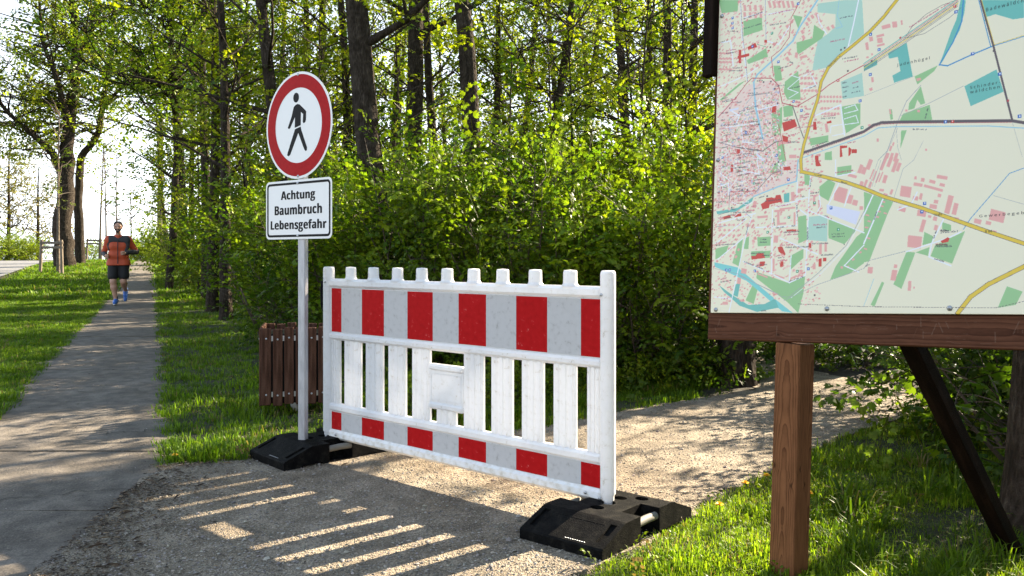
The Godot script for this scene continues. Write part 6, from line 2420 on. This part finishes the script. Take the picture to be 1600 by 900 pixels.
func plant_left_side() -> void:
	var V := func(px: float, py: float, d: float, foot: Vector3) -> Vector3: return Vector3((px - 800.0) / 1300.0 * d, 1.15 - (py - 400.0) / 1300.0 * d, -d) - foot
	# old lime trees on the rise
	var f1 := Vector3((100.0 - 800.0) / 1300.0 * 34.0, 0, -34.0)
	f1.y = height(f1.x, f1.z) - 0.1
	var l1 := [
		[[Vector3(0, -0.2, 0), V.call(100, 380, 34, f1), V.call(101, 300, 34, f1), V.call(106, 235, 34, f1), V.call(114, 150, 34.3, f1), V.call(118, 60, 34.2, f1), V.call(112, -40, 34, f1), V.call(118, -120, 34, f1)], 0.46, 0.06],
		[[V.call(97, 275, 34, f1), V.call(82, 240, 33.6, f1), V.call(48, 208, 33, f1), V.call(15, 178, 32.5, f1), V.call(-30, 120, 32, f1)], 0.19, 0.05],
		[[V.call(108, 215, 34, f1), V.call(96, 170, 34.6, f1), V.call(72, 160, 35.4, f1), V.call(30, 155, 36, f1)], 0.12, 0.04],
		[[V.call(106, 190, 34, f1), V.call(88, 120, 33.4, f1), V.call(66, 60, 33, f1), V.call(60, -20, 33, f1)], 0.15, 0.04],
		[[V.call(116, 110, 34.2, f1), V.call(135, 60, 34.6, f1), V.call(150, 10, 35, f1)], 0.12, 0.04]]
	var dark := Color(0.09, 0.14, 0.012)
	var light := Color(0.29, 0.36, 0.022)
	grown("lime_tree", "old lime tree with forked dark trunk on the verge, left one of two", "tree", f1, l1, 1.25, 0.3, 1.8, dark, Color(0.4, 0.44, 0.025))
	var f2 := Vector3((125.0 - 800.0) / 1300.0 * 37.0, 0, -37.0)
	f2.y = height(f2.x, f2.z) - 0.1
	var l2 := [
		[[Vector3(0, -0.2, 0), V.call(124, 360, 37, f2), V.call(123, 290, 37, f2), V.call(128, 245, 37, f2), V.call(152, 212, 36.6, f2), V.call(162, 150, 36.2, f2), V.call(172, 80, 36, f2), V.call(178, 0, 36, f2), V.call(172, -90, 36, f2)], 0.23, 0.06],
		[[V.call(165, 120, 36.2, f2), V.call(140, 80, 36, f2), V.call(128, 30, 36, f2)], 0.12, 0.04],
		[[V.call(160, 165, 36.2, f2), V.call(200, 130, 35, f2), V.call(232, 118, 34, f2)], 0.09, 0.03]]
	grown("lime_tree", "old lime tree with single trunk bending right on the verge, right one of two", "tree", f2, l2, 1.25, 0.3, 1.8, dark, Color(0.4, 0.44, 0.025))
	# forest edge tree that reaches over the footpath
	var f3 := Vector3((262.0 - 800.0) / 1300.0 * 24.0, 0, -24.0)
	f3.y = height(f3.x, f3.z) - 0.1
	var l3 := [
		[[Vector3(0, -0.2, 0), V.call(274, 300, 24, f3), V.call(276, 200, 24, f3), V.call(268, 100, 23.7, f3), V.call(272, 0, 23.5, f3), V.call(276, -80, 23, f3)], 0.12, 0.04],
		[[V.call(275, 190, 24, f3), V.call(262, 140, 23, f3), V.call(235, 125, 22, f3), V.call(205, 135, 21.5, f3)], 0.05, 0.015],
		[[V.call(270, 90, 23.7, f3), V.call(300, 40, 22, f3), V.call(330, 10, 21, f3)], 0.06, 0.02],
		[[V.call(270, 60, 23.7, f3), V.call(240, 20, 22.5, f3), V.call(215, 0, 21.5, f3)], 0.05, 0.015]]
	grown("edge_tree", "leafy tree at the edge of the wood reaching over the footpath", "tree", f3, l3, 2.3, 0.25, 1.3, SPRING_DARK, SPRING_LIGHT)
	# birch-like group by the end of the path
	for s in [[262, 34.0, 0.09, "thin stemmed tree just right of the pole at the end of the path"], [285, 31.0, 0.1, "thin stemmed tree second from the pole at the end of the path"]]:
		var x: float = (s[0] - 800.0) / 1300.0 * s[1]
		tree("path_end_tree", s[3], Vector3(x, 0, -s[1]), Vector2(-0.06, 0.02), 8.0, s[2], 1.6, 2.0, 16, 4.0, 1.5, "", dark, light)
	# straight pole at the end of the path
	var pd := 40.0
	var px := (249.5 - 800.0) / 1300.0 * pd
	var pole := Buf.new()
	pole.tube(PackedVector3Array([Vector3(0, -0.3, 0), Vector3(0.02, 3.0, 0), Vector3(0.08, 7.2, 0)]), PackedFloat32Array([0.14, 0.13, 0.11]), 14)
	var po := single("wooden_pole", pole.mesh(M.pole_wood), "slim straight wooden pole on the right of the path where it tops the rise", "pole")
	po.position = Vector3(px, height(px, -pd), -pd)
	# young trees held by stakes
	for s in [[85, 437, 30.0, "three legged wooden stake frame round a young tree, near one before the lime trees"], [150, 397, 44.0, "distant wooden stake frame left of the jogger's head"]]:
		var d: float = s[2]
		var x: float = (s[0] - 800.0) / 1300.0 * d
		var t := thing("tree_stake", Vector3(x, height(x, -d), -d), s[3], "tree stake", "stake frames of the young trees")
		for k in 3:
			var a := TAU * k / 3.0 + 0.5
			var b := Buf.new()
			b.tube(PackedVector3Array([Vector3(cos(a) * 0.45, -0.1, sin(a) * 0.45), Vector3(cos(a) * 0.4, 1.22, sin(a) * 0.4)]), PackedFloat32Array([0.055, 0.05]), 10)
			part("post", b.mesh(M.pole_wood), t)
			var a2 := a + TAU / 3.0
			for h in [1.12, 0.95]:
				if h < 1.0 and k > 0:
					continue
				var c := Buf.new()
				var p := Vector3(cos(a) * 0.41, h, sin(a) * 0.41)
				var q := Vector3(cos(a2) * 0.41, h, sin(a2) * 0.41)
				c.box((p + q) * 0.5, Vector3(0.05, 0.09, p.distance_to(q) + 0.12), 0.01, Basis.looking_at(q - p, UP))
				part("rail", c.mesh(M.pole_wood), t)
	for s in [[91, 30.0, 6.0, 0.07, "young tree with bare grey stem inside the near stake frame"], [156, 44.0, 7.2, 0.08, "thin leafless young tree, leftmost of four against the sky"], [166, 46.0, 6.6, 0.07, "thin leafless young tree, second from left against the sky"], [183, 48.0, 6.2, 0.07, "thin leafless young tree above the jogger"], [205, 49.0, 4.6, 0.07, "thin leafless young tree, rightmost of four against the sky"]]:
		var d: float = s[1]
		var x: float = (s[0] - 800.0) / 1300.0 * d
		var t := thing("young_tree", Vector3(x, height(x, -d) - 0.05, -d), s[4], "tree", "young trees along the footpath")
		var b := Buf.new()
		var p: PackedVector3Array = bend_limb(Vector3.ZERO, UP, s[2], 8, 0.015, 0.2)
		b.tube(p, taper(p.size(), s[3], 0.012), 8, 0.03)
		part("trunk", b.mesh(M.bark_pale), t)
		var tw := Buf.new()
		var limbs := []
		for k in 40:
			var u := rng.randf_range(3.0, 7.9)
			var a := rng.randf() * TAU
			var q := bend_limb(p[int(u)].lerp(p[int(u) + 1], u - int(u)), Vector3(cos(a), rng.randf_range(0.2, 1.2), sin(a)), rng.randf_range(0.3, 0.9), 3, 0.25, 0.1)
			tw.tube(q, taper(q.size(), 0.022, 0.01), 3, 0.0, false)
			limbs.append([q, 0.01])
		part("twigs", tw.mesh(M.twig), t, "stuff")
		clothe(t, "young_leaves", limbs, 1.2 if s[1] > 35.0 else 3.0, 0.05, 0.5, dark, light, far_sprigs, false)
	# hedges and bushes on the skyline
	for s in [[225, 47.5, 1.3, 1.0, "round bush on the skyline right of the jogger"], [243, 47.0, 1.3, 0.9, "bush on the skyline beside the pole"], [210, 48.5, 1.0, 0.9, "low bush on the skyline behind the jogger's arm"], [18, 46.0, 1.7, 1.6, "bright hedge bush at the left end of the road"], [50, 47.0, 1.3, 1.5, "darker hedge bush beside the lime trees on the far side of the road"], [-15, 44.0, 1.9, 1.6, "hedge bush cut by the left edge of the picture"], [265, 38.0, 2.0, 1.3, "bush right of the pole at the edge of the wood"], [280, 31.0, 2.0, 1.2, "bush before the wood corner, right of the path end"], [195, 49.5, 1.2, 1.0, "bush on the skyline behind the jogger's chest"], [140, 50.0, 1.3, 1.2, "bush on the skyline behind the distant stake frame"], [300, 26.0, 2.2, 1.2, "bush at the wood corner left of the slim trunks"], [335, 22.5, 2.4, 1.2, "bush at the feet of the slim dark pair"]]:
		var d: float = s[1]
		shrub("roadside_bush", s[4], Vector3((s[0] - 800.0) / 1300.0 * d, 0, -d), s[2], s[3], 9, 9.0, 1.3, "", dark, light)
	for s in [[12, 60.0, 9.0, "budding brownish tree across the road, left one"], [58, 66.0, 8.0, "budding pale tree across the road behind the lime trees"], [-30, 56.0, 9.0, "budding tree across the road at the picture's left edge"]]:
		var d: float = s[1]
		tree("roadside_tree", s[3], Vector3((s[0] - 800.0) / 1300.0 * d, 0, -d), Vector2(0.02, 0), s[2], 0.16, 1.2, 3.6, 30, 2.2, 2.2, "", Color(0.12, 0.095, 0.03), Color(0.24, 0.22, 0.05))
